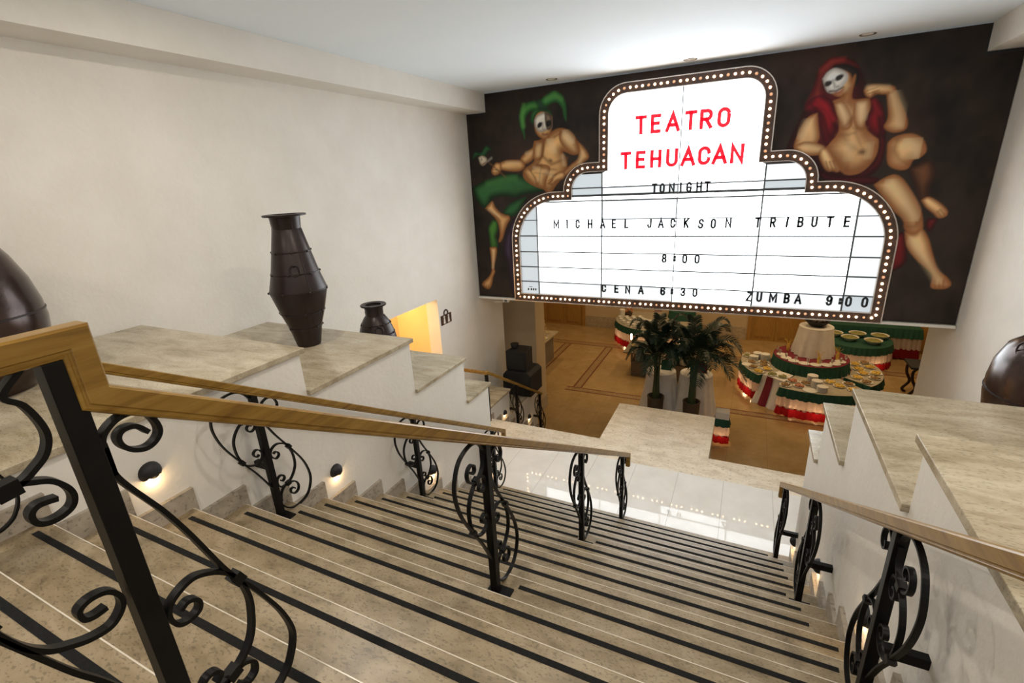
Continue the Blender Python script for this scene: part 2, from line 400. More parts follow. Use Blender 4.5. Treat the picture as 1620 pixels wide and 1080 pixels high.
# ---------------------------------------------------------------- ceiling downlights, most of them added for light
for i, (x, y) in enumerate(DOWN):
    seen = i < 3
    t = thing('recessed_downlight', ('leftmost', 'middle', 'rightmost')[i]+' of three round recessed lights along the marquee top' if seen else 'added unseen recessed light in the white ceiling above the stair',
              'ceiling light', (x, y, CZ), 'ceiling downlights by the marquee' if seen else 'added unseen downlights above the stair')
    obj('trim_ring', MB().lathe([(.062, -.001), (.088, -.006), (.092, -.001)], (x, y, CZ), 24, cap=False), CHROME if seen else WHITEP, t, True)
    obj('lens', MB().lathe([(.001, -.003), (.062, -.003)], (x, y, CZ), 24, cap=False), mat('downlight_lens', (.5, .46, .4), .3, emit=(1, .84, .62), es=.05 if seen else 6.), t)
    if not seen: lamp('added_fill_lamp', 'AREA', (x, y, CZ-.02), 13, (1.0, .90, .78), .14, t)
for x, y in ADDED_LAMPS:
    t = thing('recessed_downlight', 'added unseen recessed light in the ballroom ceiling', 'ceiling light', (x, y, 3.2), 'added unseen ballroom downlights')
    obj('trim_ring', MB().lathe([(.07, -.001), (.10, -.008), (.105, -.001)], (x, y, 3.2), 24, cap=False), WHITEP, t, True)
    obj('lens', MB().lathe([(.001, -.003), (.07, -.003)], (x, y, 3.2), 24, cap=False), GLOWW, t)
    lamp('added_fill_lamp', 'AREA', (x, y, 3.17), 19, (1.0, .70, .38), .25, t)
# ---------------------------------------------------------------- wall eyelid lights
def sconce(x, y, z, side, lab, grp, p=.27):
    t = thing('eyelid_wall_light', lab, 'wall light', (x, y, z), grp)
    m = MB(); n = 20; P = []
    for i in range(9):
        a = PI/2*i/8; r = .058*math.cos(a)+1e-4; d = .05*math.sin(a)
        P.append([(x+side*d, y+r*math.cos(2*PI*j/n), z+r*math.sin(2*PI*j/n)) for j in range(n+1)])
    # hood: dome with its lower part cut away
    vs = []; fs = []
    for row in P: vs += row
    for i in range(8):
        for j in range(n):
            mid = (j+.5)/n
            if .60 < mid < .90 and i < 5: continue
            fs.append((i*(n+1)+j, i*(n+1)+j+1, (i+1)*(n+1)+j+1, (i+1)*(n+1)+j))
    m.add(vs, fs)
    obj('hood', m, BLACK, t, True, fix=False)
    b = MB()
    b.prism([(.05*math.cos(2*PI*j/n)+y, .05*math.sin(2*PI*j/n)+z) for j in range(n)], 'x', x, x+side*.006)
    obj('back_plate', b, CHROME, t)
    obj('bulb', MB().sphere((x+side*.022, y, z-.012), .016), SCGLOW, t, True)
    lamp('sconce_lamp', 'POINT', (x+side*.035, y, z-.056), p, (1.0, .66, .32), .012, t)
WL = ['left stair wall behind the front newel post', 'left stair wall near the first iron post', 'left stair wall by the middle iron post', 'left stair wall near the landing']
for i, y in enumerate((1.164, 2.376, 3.611, 4.842)):
    sconce(PL, y, 2.735-.622*(y-1.164)-.005, 1, 'round black eyelid light on '+WL[i], 'eyelid lights on the left stair wall')
WR = ['right stair wall behind the nearest iron post', 'right stair wall under the middle bracket', 'right stair wall nearest the landing']
for i, y in enumerate((2.44, 3.64, 4.86)):
    sconce(PR, y, 2.735-.622*(y-1.164)-.005, -1, 'round black eyelid light on '+WR[i], 'eyelid lights on the right stair wall')
for i, (y, z) in enumerate(((7.69, -.30), (8.85, -.965))):
    sconce(-4.10, y, z, 1, 'small eyelid light on the low wall, '+('nearer the landing' if i == 0 else 'below the loudspeaker'), 'eyelid lights beside the lower flight')
m = MB()
for k in range(9):
    y = 6.88+.3*(k+1); z = -RI*(k+1); m.box(-4.10, -4.075, y-.28, y+.03, z-RI, z+.125)
struct('baseboard_lower_flight', m, WAINM2)

# ---------------------------------------------------------------- iron handrails
SW, STH = .019, .0085
def strip(m, pts, x, per=5, w=SW, t=STH, raw=False):
    P = [Vector(p) for p in pts] if raw else spline(pts, per)
    m.sweep(P, [(-w/2, -t/2), (w/2, -t/2), (w/2, t/2), (-w/2, t/2)], lambda p, s: (x+s, p.x, p.y))
def collar(m, p, d, x):
    d = Vector(d).normalized(); q = Vector(p)
    m.sweep([q-d*.016, q+d*.016], [(-.014, -.014), (.014, -.014), (.014, .014), (-.014, .014)], lambda p, s: (x+s, p.x, p.y))
H = dict(
 outer=[(.020,.735),(.091,.589),(.168,.458),(.249,.308),(.283,.197),(.283,.116),(.245,.037),(.188,.004),(.115,.0),(.054,.035),(.024,.078)],
 cA=[(.168,.458),(.134,.499),(.085,.521),(.044,.508),(.026,.477),(.036,.444),(.061,.425),(.084,.438),(.081,.461),(.063,.474),(.048,.466)],
 cB=[(.167,.453),(.186,.389),(.188,.312),(.166,.259),(.127,.218),(.083,.202),(.046,.209),(.028,.24),(.032,.275),(.055,.291),(.08,.281),(.086,.256),(.070,.243),(.055,.254)],
 low=[(.026,.105),(.036,.157),(.057,.187),(.082,.200),(.128,.198),(.163,.177),(.178,.139),(.167,.107),(.138,.098),(.113,.115),(.112,.144),(.133,.147),(.145,.132)])
TOPC = [(.024,.70),(.022,.77),(.040,.83),(.085,.858),(.132,.842),(.155,.800),(.146,.765),(.118,.757),(.100,.775),(.108,.797)]
FG_UP = [
 [(.335,3.93),(.30,3.90),(.273,3.87),(.292,3.847),(.304,3.808),(.305,3.778),(.294,3.752),(.275,3.735),(.256,3.723),(.227,3.717),(.19,3.722),(.15,3.74)],
 [(.15,3.70),(.20,3.712),(.245,3.721),(.268,3.714),(.289,3.702),(.304,3.68),(.308,3.659),(.3,3.641),(.28,3.633),(.261,3.635),(.249,3.646),(.249,3.663),(.262,3.672),(.287,3.668)],
 [(.13,3.60),(.145,3.53),(.158,3.485),(.176,3.439),(.199,3.406),(.225,3.388),(.254,3.374),(.288,3.371),(.312,3.393),(.315,3.42),(.3,3.444),(.274,3.451),(.254,3.442),(.255,3.421),(.27,3.413),(.291,3.414)],
 [(.10,3.62),(.135,3.53),(.161,3.465),(.189,3.396),(.216,3.331),(.249,3.263),(.30,3.14),(.338,3.03)],
 [(.15,3.74),(.10,3.78),(.08,3.84),(.10,3.90)], [(.13,3.60),(.11,3.66),(.15,3.70)]]
FG_DN = [
 [(.374,3.66),(.374,3.72),(.374,3.734),(.383,3.749),(.404,3.763),(.427,3.766),(.447,3.758),(.462,3.741),(.469,3.716),(.465,3.699),(.451,3.687),(.434,3.684),(.414,3.693),(.401,3.709),(.398,3.725),(.404,3.736),(.416,3.74),(.433,3.735),(.449,3.714)],
 [(.374,3.72),(.373,3.689),(.375,3.66),(.39,3.621),(.412,3.575),(.433,3.529),(.464,3.447),(.504,3.327),(.53,3.264),(.558,3.208),(.591,3.132),(.613,3.073),(.627,3.016),(.63,2.978),(.624,2.949),(.611,2.919),(.587,2.885),(.54,2.86),(.47,2.86),(.42,2.88)],
 [(.53,3.264),(.513,3.293),(.49,3.319),(.461,3.339),(.439,3.346),(.414,3.341),(.391,3.328),(.38,3.312),(.378,3.291),(.385,3.27),(.397,3.259),(.415,3.256),(.433,3.262),(.439,3.276),(.436,3.29),(.426,3.299),(.414,3.301),(.4,3.293)],
 [(.53,3.264),(.54,3.229),(.545,3.185),(.54,3.14),(.529,3.096),(.511,3.064),(.485,3.041),(.456,3.028),(.42,3.016),(.392,3.028),(.386,3.058),(.402,3.080),(.424,3.078),(.434,3.060),(.420,3.046)],
 [(.385,2.95),(.396,2.99),(.425,3.018),(.456,3.028),(.490,3.028),(.512,3.006),(.508,2.975),(.482,2.966),(.468,2.982)]]
RPROF = [(-.026, -.022), (-.020, -.026), (.020, -.026), (.026, -.022), (.026, .010), (.0225, .013), (.0225, .0165), (.025, .019), (.023, .024), (.015, .027), (-.015, .027), (-.023, .024), (-.025, .019), (-.0225, .0165), (-.0225, .013), (-.026, .010)]
RZ = lambda y: 2.993-.6145*(y-1.78)-.030      # centre line of the sloping rail
def handrail(lab, x, wall, xtop):
    t = thing('handrail', lab, 'handrail', (x, 2.6, 0))
    yk = .382
    path = [(5.06, .80), (5.06, RZ(5.06)), (yk, RZ(yk)), (yk, 3.958-.027), (-2.2, 3.958-.027)]
    m = MB(); m.sweep(path, RPROF, lambda p, s: (x+s, p.x, p.y))
    obj('wooden_rail', m, WOODR, t, bevel=0)
    for k in (-1, 4, 9, 14):
        ny, nz = NO(k); py = .348 if k == -1 else ny-.145; pz = nz
        ptop = (3.905 if k == -1 else RZ(py)-.02)
        h = .0205
        po = obj('post', MB().box(x-h, x+h, py-h, py+h, pz+.008, ptop), IRON, t, bevel=.002)
        obj('base_plate', MB().box(x-.05, x+.085, py-.05, min(py+.05, ny-.002), pz+.0005, pz+.010), IRON, po, bevel=.001)
        m = MB()
        if k == -1:
            for l in FG_UP+FG_DN: strip(m, l, x, 5, w=.021, t=.0095)
            collar(m, (.235, 3.719), (1, .1), x); collar(m, (.145, 3.515), (.35, -1), x); collar(m, (.53, 3.264), (.45, -1), x); collar(m, (.46, 3.029), (1, .3), x)
        else:
            for nm, l in H.items():
                strip(m, [(py+a, pz+b) for a, b in l], x)
                strip(m, [(py-a, pz+.985-b) for a, b in l], x)
            strip(m, [(py+a, pz+min(b, .86)) for a, b in TOPC], x)
            for sg, oz in ((1, 0), (-1, .985)):
                f = (lambda a, b: (py+a, pz+b)) if sg > 0 else (lambda a, b: (py-a, pz+.985-b))
                collar(m, f(.168, .458), (.5, -.85), x); collar(m, f(.105, .203), (1, .15), x)
        obj('scroll_panel', m, IRON, po)
        if wall is not None:
            bz = pz+.40 if k != -1 else pz+.5
            a, b = (wall, x-h) if wall < x else (x+h, wall)
            m = MB().box(a, b, py-.018, py+.018, bz-.022, bz+.022)
            obj('wall_bracket', m, IRON, po, bevel=.002)
    return t
handrail('handrail on iron scroll posts down the middle of the stair', -1.06, None, 0)
handrail('handrail on iron scroll posts bracketed to the left stair wall', -2.735, PL, 0)
handrail('pale handrail on iron scroll posts bracketed to the right stair wall', .565, PR, 0)

# lower rail by the loudspeakers
t = thing('handrail', 'small handrail beside the lower flight, in front of the black loudspeakers', 'handrail', (-3.93, 7.8, ZB))
RL = lambda y: .985-.6145*(y-6.80)-.036
m = MB(); m.sweep([(9.20, RL(9.2)), (6.83, RL(6.83)), (6.81, .98-.03), (6.74, .98-.03)], RPROF, lambda p, s: (-3.93+s, p.x, p.y))
obj('wooden_rail', m, WOODR, t)
obj('level_rail', MB().sweep([(XL+.005, .95), (-3.90, .95)], RPROF, lambda p, s: (p.x, 6.77+s, p.y)), WOODR, t)
for py, pz, top, k in ((6.78, 0, .93, 0), (7.935, -.72, RL(7.93)-.02, 1), (9.10, -1.46, RL(9.1)-.02, 2)):
    po = obj('post', MB().box(-3.954, -3.906, py-.024, py+.024, pz, top), IRON, t)
    m = MB()
    if k:
        for l in H.values():
            strip(m, [(py+a, pz+b) for a, b in l], -3.93, 3); strip(m, [(py-a, pz+.985-b) for a, b in l], -3.93, 3)
        obj('scroll_panel', m, IRON, po)
        obj('wall_bracket', MB().box(-4.10, -3.95, py-.018, py+.018, pz+.38, pz+.42), IRON, po)
    else:
        for cx in (-4.24, -4.55):
            pts = [(cx+.16*(1-a/14)*math.cos(a*.75), .62+.16*(1-a/14)*math.sin(a*.75)) for a in range(13)]
            P = spline(pts, 3)
            m.sweep(P, [(-.009, -.005), (.009, -.005), (.009, .005), (-.009, .005)], lambda p, s: (p.x, 6.77+s, p.y))
        m.box(-4.87, -3.95, 6.76, 6.78, .10, .12)
        obj('scroll_panel', m, IRON, po)
# ---------------------------------------------------------------- vases and pots on the parapets
def vase(nm, lab, c, prof, seams, rim, rings, grp=None, m_=None, rivets=True, handle_z=None):
    t = thing(nm, lab, 'vase' if 'vase' in nm else 'pot', c, grp)
    mm = m_ or VASEM
    obj('body', MB().lathe(prof, c, 48), mm, t, True)
    def rad(z):
        for (r0_, z0_), (r1_, z1_) in zip(prof, prof[1:]):
            if z0_ <= z <= z1_: return r0_+(r1_-r0_)*(z-z0_)/(z1_-z0_+1e-9)
        return prof[-1][0]
    for z in seams:
        r = rad(z)+.001
        b = MB().lathe([(r, z-.006), (r+.004, z-.004), (r+.004, z+.004), (r, z+.006)], c, 48, cap=False)
        if rivets:
            for i in range(7):
                a = 2*PI*(i+.3*seams.index(z))/7; b.sphere((c[0]+(r+.003)*math.cos(a), c[1]+(r+.003)*math.sin(a), c[2]+z), .011, 8, 6)
        obj('riveted_seam', b, VASED, t, True)
    if rivets:
        b = MB()
        for a in (-.55, 1.5, 3.6): b.tube([(c[0]+(rad(z)+.001)*math.cos(a+.25*(z > seams[len(seams)//2])), c[1]+(rad(z)+.001)*math.sin(a+.25*(z > seams[len(seams)//2])), c[2]+z) for z in [.03+k*(prof[-1][1]-.08)/24 for k in range(25)]], .0028, 5)
        obj('upright_seam', b, VASED, t)
    if rim:
        obj('rim', MB().lathe(rim, c, 48, cap=False), VASED, t, True)
    for ang, z in rings:
        r = rad(z)+.012
        ctr = Vector((c[0]+r*math.cos(ang), c[1]+r*math.sin(ang), c[2]+z)); tg = Vector((-math.sin(ang), math.cos(ang), 0)); rd = .045
        out = Vector((math.cos(ang), math.sin(ang), 0))
        pts = [ctr+tg*(rd*math.cos(a))+Vector((0, 0, 1))*(rd*math.sin(a))+out*(.006-.010*math.sin(a)) for a in [2*PI*i/24 for i in range(24)]]
        b = MB().tube(pts, .006, 6, True); b.sphere(ctr+Vector((0, 0, rd)), .013, 8, 6)
        obj('ring_handle', b, VASED, t, True)
    return t
vase('floor_vase', 'tall dark brown riveted metal vase with wide flat rim on the left parapet', (-3.72, 3.08, 2.745),
     [(.09, 0), (.106, .003), (.146, .187), (.196, .335), (.250, .530), (.250, .545), (.206, .70), (.165, .89), (.123, 1.085), (.119, 1.09), (.128, 1.18), (.131, 1.20)],
     [.187, .335, .538, .70, .89], [(.110, 1.198), (.180, 1.198), (.182, 1.212), (.176, 1.215), (.108, 1.215), (.102, 1.0), (.098, .98)], [(-.72, .74), (2.3, .80)])
vase('floor_vase', 'squat dark riveted metal vase with flared rim beside the orange opening', (-3.72, 4.02, 2.215),
     [(.12, 0), (.13, .003), (.19, .10), (.225, .19), (.225, .22), (.196, .36), (.160, .47), (.110, .555), (.098, .565), (.100, .63), (.106, .665)],
     [.205, .36, .47], [(.085, .660), (.140, .672), (.143, .684), (.138, .690), (.088, .684), (.080, .55)], [(-.72, .42)])
vase('round_pot', 'big round dark metal pot on the left parapet, cut by the left edge', (-4.15, 1.0, 3.075),
     [(.22, 0), (.26, .004), (.34, .12), (.40, .27), (.42, .42), (.415, .52), (.39, .66), (.34, .80), (.26, .95), (.18, 1.05), (.16, 1.10)],
     [.47], [(.15, 1.095), (.24, 1.12), (.24, 1.135), (.14, 1.12)], [(-.4, .8)], m_=POTM, rivets=False)
vase('round_pot', 'round burnished brown metal pot with ring handles on the right parapet', (1.95, 4.0, 2.215),
     [(.22, 0), (.27, .004), (.35, .13), (.405, .28), (.422, .40), (.42, .50), (.405, .62), (.36, .735), (.285, .80), (.22, .835), (.20, .90), (.21, .95)],
     [.44], [(.19, .94), (.27, .985), (.275, 1.0), (.265, 1.0), (.185, .96)], [(PI+.25, .76), (-1.3, .76)], m_=POTM, rivets=False)

MURAL = [
('P',[(-4.033,3.408),(-3.914,3.383),(-4.023,1.996),(-4.15,2.094),(-4.191,2.578),(-4.261,2.802),(-4.215,3.097)],(0.012,0.008,0.014),(0.055,0.032,0.065),0.1,(-0.4,0.6)),
('L',[(-4.086,3.194),(-4.119,2.147)],(0.012,0.008,0.012),None,0.05,0.7),
('P',[(-4.848,3.97),(-4.79,4.05),(-4.582,4.134),(-4.387,4.182),(-4.17,4.217),(-3.934,4.227),(-3.633,4.102),(-3.39,3.938),(-3.491,3.887),(-3.798,3.853),(-3.957,3.812),(-4.194,3.843),(-4.441,3.811),(-4.474,3.746),(-4.617,3.631),(-4.78,3.778)],(0.006,0.022,0.008),(0.035,0.13,0.04),0.14,(-0.4,0.6)),
('P',[(-4.211,3.587),(-4.097,3.69),(-3.933,3.766),(-3.735,3.817),(-3.805,3.705),(-3.905,3.558),(-4.015,3.478),(-4.109,3.48),(-4.215,3.517)],(0.008,0.03,0.01),(0.03,0.125,0.04),0.1,(-0.4,0.6)),
('P',[(-4.471,3.413),(-4.41,3.408),(-4.357,3.376),(-4.357,3.243),(-4.415,3.097),(-4.388,2.999),(-4.396,2.895),(-4.525,2.873),(-4.556,2.948),(-4.565,3.097),(-4.572,3.269)],(0.012,0.04,0.01),(0.06,0.19,0.03),0.08,(-0.4,0.6)),
('P',[(-4.614,3.626),(-4.451,3.757),(-4.392,3.65),(-4.295,3.549),(-4.189,3.5),(-4.114,3.484),(-4.094,3.42),(-4.159,3.326),(-4.229,3.17),(-4.266,3.073),(-4.327,2.994),(-4.362,3.011),(-4.328,3.146),(-4.362,3.376),(-4.503,3.538)],(0.2,0.075,0.022),(0.68,0.41,0.17),0.1,(-0.4,0.6)),
('L',[(-4.581,3.619),(-4.382,3.484),(-4.306,3.387)],(0.2,0.075,0.022),None,0.03,0.6),
('P',[(-4.57,2.885),(-4.419,2.887),(-4.438,2.698),(-4.504,2.493),(-4.481,2.417),(-4.535,2.306),(-4.561,2.193),(-4.603,2.098),(-4.675,2.05),(-4.789,2.116),(-4.774,2.183),(-4.635,2.302),(-4.554,2.435),(-4.55,2.645)],(0.2,0.075,0.022),(0.68,0.41,0.17),0.09,(-0.4,0.6)),
('L',[(-4.739,2.172),(-4.757,2.096)],(0.2,0.075,0.022),None,0.018,0.7),
('L',[(-4.694,2.142),(-4.712,2.067)],(0.2,0.075,0.022),None,0.018,0.7),
('L',[(-4.648,2.133),(-4.665,2.058)],(0.2,0.075,0.022),None,0.018,0.7),
('P',[(-3.547,4.74),(-3.367,4.768),(-3.189,4.879),(-3.036,4.908),(-2.887,4.846),(-2.777,4.714),(-2.733,4.53),(-2.836,4.473),(-3.024,4.541),(-2.951,4.393),(-2.953,4.256),(-3.013,4.138),(-3.143,4.004),(-3.286,3.849),(-3.415,3.944),(-3.637,4.025),(-3.777,4.148),(-3.75,4.281),(-3.56,4.412),(-3.59,4.553)],(0.2,0.075,0.022),(0.68,0.41,0.17),0.2,(-0.4,0.6)),
('P',[(-3.784,4.252),(-3.674,4.334),(-3.376,4.349),(-3.257,4.278),(-3.33,4.089),(-3.389,3.945),(-3.587,4.001),(-3.709,4.117)],(0.2,0.075,0.022),(0.68,0.41,0.17),0.14,(-0.4,0.6)),
('P',[(-3.549,4.671),(-3.368,4.735),(-3.379,4.522),(-3.458,4.423),(-3.558,4.447),(-3.584,4.553)],(0.2,0.075,0.022),(0.6,0.37,0.16),0.1,(-0.4,0.6)),
('P',[(-3.55,4.646),(-3.653,4.601),(-3.769,4.53),(-3.82,4.454),(-3.745,4.379),(-3.621,4.416),(-3.556,4.499)],(0.2,0.075,0.022),(0.68,0.41,0.17),0.09,(-0.4,0.6)),
('P',[(-3.794,4.444),(-4.055,4.463),(-4.229,4.425),(-4.232,4.316),(-4.024,4.269),(-3.834,4.268),(-3.737,4.343)],(0.2,0.075,0.022),(0.68,0.41,0.17),0.08,(-0.4,0.6)),
('P',[(-4.219,4.416),(-4.316,4.43),(-4.386,4.37),(-4.425,4.281),(-4.375,4.219),(-4.281,4.233),(-4.22,4.307)],(0.2,0.075,0.022),(0.68,0.41,0.17),0.06,(-0.4,0.6)),
('L',[(-4.39,4.316),(-4.281,4.301)],(0.2,0.075,0.022),None,0.014,0.7),
('L',[(-4.404,4.27),(-4.295,4.255)],(0.2,0.075,0.022),None,0.014,0.7),
('P',[(-3.075,4.87),(-2.906,4.856),(-2.787,4.723),(-2.738,4.58),(-2.727,4.496),(-2.836,4.476),(-2.976,4.58),(-3.078,4.721)],(0.2,0.075,0.022),(0.66,0.44,0.21),0.13,(-0.4,0.6)),
('P',[(-2.75,4.679),(-2.64,4.573),(-2.562,4.452),(-2.586,4.379),(-2.782,4.272),(-2.955,4.153),(-3.111,4.082),(-3.19,4.077),(-3.224,4.157),(-3.05,4.201),(-2.876,4.32),(-2.743,4.43)],(0.2,0.075,0.022),(0.68,0.41,0.17),0.09,(-0.4,0.6)),
('P',[(-3.268,4.053),(-3.182,4.168),(-3.062,4.215),(-2.984,4.179),(-3.021,4.096),(-3.142,4.059),(-3.211,4.001),(-3.318,4.023)],(0.2,0.075,0.022),(0.68,0.41,0.17),0.06,(-0.4,0.6)),
('L',[(-3.237,4.106),(-3.307,4.07)],(0.2,0.075,0.022),None,0.015,0.7),
('L',[(-3.209,4.079),(-3.278,4.043)],(0.2,0.075,0.022),None,0.015,0.7),
('L',[(-3.178,4.056),(-3.247,4.02)],(0.2,0.075,0.022),None,0.015,0.7),
('L',[(-3.368,4.743),(-3.396,4.489),(-3.501,4.356),(-3.627,4.275)],(0.2,0.075,0.022),None,0.04,0.75),
('L',[(-3.396,4.489),(-3.243,4.341),(-3.027,4.397),(-2.95,4.426)],(0.2,0.075,0.022),None,0.04,0.7),
('L',[(-3.501,4.356),(-3.343,4.277),(-3.147,4.249)],(0.2,0.075,0.022),None,0.03,0.5),
('L',[(-3.421,4.352),(-3.482,4.054)],(0.2,0.075,0.022),None,0.025,0.6),
('L',[(-3.667,4.295),(-3.551,4.129),(-3.514,4.019)],(0.2,0.075,0.022),None,0.03,0.7),
('L',[(-3.173,4.778),(-3.038,4.834)],(0.2,0.075,0.022),None,0.03,0.6),
('L',[(-3.26,4.411),(-3.237,4.396)],(0.1,0.03,0.012),None,0.04,0.9),
('L',[(-3.568,4.219),(-3.149,4.162)],(0.2,0.075,0.022),None,0.02,0.4),
('P',[(-3.534,5.042),(-3.52,4.907),(-3.464,4.818),(-3.377,4.761),(-3.299,4.763),(-3.228,4.866),(-3.201,5.012),(-3.22,5.144),(-3.391,5.21),(-3.51,5.156)],(0.2,0.075,0.022),(0.68,0.41,0.17),0.08,(-0.4,0.6)),
('P',[(-3.533,5.075),(-3.471,5.144),(-3.334,5.18),(-3.221,5.112),(-3.205,4.996),(-3.217,4.923),(-3.324,4.891),(-3.373,4.878),(-3.452,4.884),(-3.518,4.965)],(0.25,0.21,0.17),(0.66,0.62,0.54),0.06,(-0.4,0.6)),
('P',[(-3.334,5.18),(-3.221,5.12),(-3.205,4.996),(-3.217,4.923),(-3.294,4.905),(-3.33,5.024)],(0.05,0.03,0.02),(0.2,0.14,0.09),0.06,(-0.4,0.6)),
('P',[(-3.477,4.987),(-3.446,5.026),(-3.393,5.029),(-3.389,4.988),(-3.43,4.95),(-3.469,4.95)],(0.01,0.008,0.008),(0.012,0.01,0.01),0.02,(-0.4,0.6)),
('P',[(-3.321,4.998),(-3.29,5.045),(-3.233,5.04),(-3.225,4.981),(-3.264,4.952),(-3.306,4.959)],(0.01,0.008,0.008),(0.012,0.01,0.01),0.02,(-0.4,0.6)),
('L',[(-3.368,5.027),(-3.381,4.929),(-3.353,4.906)],(0.25,0.2,0.15),None,0.014,0.8),
('L',[(-3.384,4.842),(-3.346,4.825),(-3.297,4.835)],(0.16,0.04,0.03),None,0.03,0.9),
('P',[(-3.588,5.18),(-3.526,5.24),(-3.419,5.245),(-3.333,5.22),(-3.238,5.195),(-3.198,5.11),(-3.277,5.166),(-3.391,5.202),(-3.48,5.169),(-3.532,5.092),(-3.555,5.011),(-3.602,5.073)],(0.008,0.04,0.012),(0.04,0.15,0.04),0.07,(-0.4,0.6)),
('P',[(-3.507,5.238),(-3.522,5.337),(-3.423,5.384),(-3.33,5.317),(-3.256,5.229),(-3.39,5.226)],(0.01,0.03,0.015),(0.03,0.06,0.04),0.08,(-0.4,0.6)),
('P',[(-3.511,5.377),(-3.659,5.36),(-3.772,5.281),(-3.808,5.168),(-3.806,5.016),(-3.761,4.893),(-3.722,4.779),(-3.716,4.991),(-3.685,5.139),(-3.596,5.222),(-3.458,5.233),(-3.436,5.312)],(0.012,0.06,0.015),(0.07,0.24,0.05),0.08,(-0.4,0.6)),
('P',[(-3.408,5.374),(-3.307,5.435),(-3.155,5.485),(-3.044,5.43),(-2.963,5.311),(-2.944,5.166),(-2.95,5.003),(-2.995,5.091),(-3.021,5.213),(-3.121,5.312),(-3.225,5.298),(-3.312,5.27),(-3.378,5.306)],(0.012,0.06,0.015),(0.055,0.21,0.055),0.08,(-0.4,0.6)),
('P',[(-4.798,4.579),(-4.742,4.648),(-4.632,4.623),(-4.547,4.708),(-4.479,4.735),(-4.404,4.653),(-4.465,4.639),(-4.56,4.554),(-4.704,4.573),(-4.795,4.514)],(0.006,0.03,0.012),(0.03,0.11,0.04),0.05,(-0.4,0.6)),
('P',[(-4.683,4.544),(-4.603,4.57),(-4.511,4.524),(-4.517,4.442),(-4.595,4.397),(-4.648,4.431),(-4.667,4.478)],(0.25,0.2,0.13),(0.68,0.6,0.48),0.05,(-0.4,0.6)),
('L',[(-4.618,4.521),(-4.616,4.497)],(0.01,0.01,0.01),None,0.02,0.9),
('L',[(-4.604,4.42),(-4.546,4.444)],(0.2,0.04,0.03),None,0.016,0.9),
('L',[(-4.489,4.468),(-4.408,4.518)],(0.5,0.45,0.38),None,0.03,0.6),
('L',[(-4.448,4.429),(-4.137,4.174)],(0.16,0.07,0.03),None,0.022,0.9),
('P',[(0.524,4.855),(0.581,5.058),(0.632,5.298),(0.726,5.427),(0.867,5.427),(1.048,5.343),(1.195,5.071),(1.265,4.915),(1.411,4.799),(1.502,4.419),(1.504,4.069),(1.359,3.896),(1.034,3.892),(0.819,3.996),(0.731,4.15),(0.457,4.279),(0.355,4.324),(0.435,4.613)],(0.022,0.006,0.006),(0.085,0.01,0.012),0.25,(-0.4,0.6)),
('P',[(0.536,4.959),(0.597,5.125),(0.631,5.307),(0.726,5.427),(0.867,5.427),(0.999,5.365),(1.089,5.272),(0.958,5.33),(0.8,5.351),(0.703,5.247),(0.678,5.132),(0.749,5.022),(0.68,4.926),(0.522,4.873)],(0.06,0.008,0.008),(0.22,0.022,0.02),0.1,(-0.4,0.6)),
('L',[(0.652,5.016),(0.672,5.234),(0.781,5.37)],(0.28,0.04,0.03),None,0.03,0.5),
('P',[(0.786,5.336),(0.894,5.347),(1.042,5.278),(1.097,5.165),(1.073,5.069),(0.985,5.146)],(0.008,0.007,0.007),(0.02,0.016,0.014),0.05,(-0.4,0.6)),
('P',[(0.837,4.91),(0.949,4.957),(1.008,5.093),(1.046,5.204),(1.061,5.153),(1.049,4.972),(1.083,4.901),(1.253,4.891),(1.283,4.745),(1.276,4.541),(1.414,4.443),(1.449,4.319),(1.436,4.108),(1.299,3.972),(1.157,3.951),(1.068,4.002),(0.951,4.137),(0.841,4.309),(0.952,4.48),(0.95,4.639)],(0.26,0.1,0.035),(0.78,0.51,0.245),0.22,(-0.4,0.6)),
('P',[(0.852,4.877),(0.957,4.9),(1.066,4.749),(1.105,4.616),(1.072,4.541),(0.991,4.551),(0.94,4.64)],(0.26,0.1,0.035),(0.8,0.58,0.33),0.1,(-0.4,0.6)),
('P',[(1.088,4.883),(1.242,4.884),(1.281,4.728),(1.27,4.601),(1.224,4.528),(1.147,4.569),(1.1,4.694)],(0.26,0.1,0.035),(0.78,0.56,0.32),0.1,(-0.4,0.6)),
('L',[(0.878,4.306),(0.998,4.153),(1.113,4.036)],(0.26,0.1,0.035),None,0.1,0.6),
('L',[(1.018,4.475),(1.101,4.344),(1.189,4.284)],(0.26,0.1,0.035),None,0.05,0.35),
('L',[(1.271,4.472),(1.334,4.362),(1.439,4.285)],(0.26,0.1,0.035),None,0.05,0.35),
('L',[(1.149,4.007),(1.275,4.027),(1.405,4.11)],(0.26,0.1,0.035),None,0.09,0.55),
('P',[(0.719,5.127),(0.809,5.284),(0.971,5.238),(1.024,5.141),(1.021,5.059),(0.961,4.981),(0.91,4.956),(0.815,5.006)],(0.26,0.1,0.035),(0.78,0.51,0.245),0.08,(-0.4,0.6)),
('P',[(0.69,5.198),(0.732,5.269),(0.813,5.308),(0.922,5.261),(0.973,5.205),(0.973,5.139),(0.932,5.077),(0.878,5.016),(0.781,5.022),(0.731,5.092)],(0.4,0.38,0.35),(0.8,0.79,0.76),0.08,(-0.4,0.6)),
('P',[(0.72,5.119),(0.731,5.156),(0.786,5.162),(0.801,5.131),(0.77,5.101),(0.735,5.1)],(0.012,0.01,0.01),(0.03,0.028,0.028),0.03,(-0.4,0.6)),
('P',[(0.833,5.164),(0.843,5.205),(0.895,5.226),(0.922,5.207),(0.903,5.169),(0.862,5.152)],(0.012,0.01,0.01),(0.03,0.028,0.028),0.03,(-0.4,0.6)),
('L',[(0.809,5.167),(0.845,5.079),(0.876,5.084)],(0.22,0.2,0.19),None,0.022,0.7),
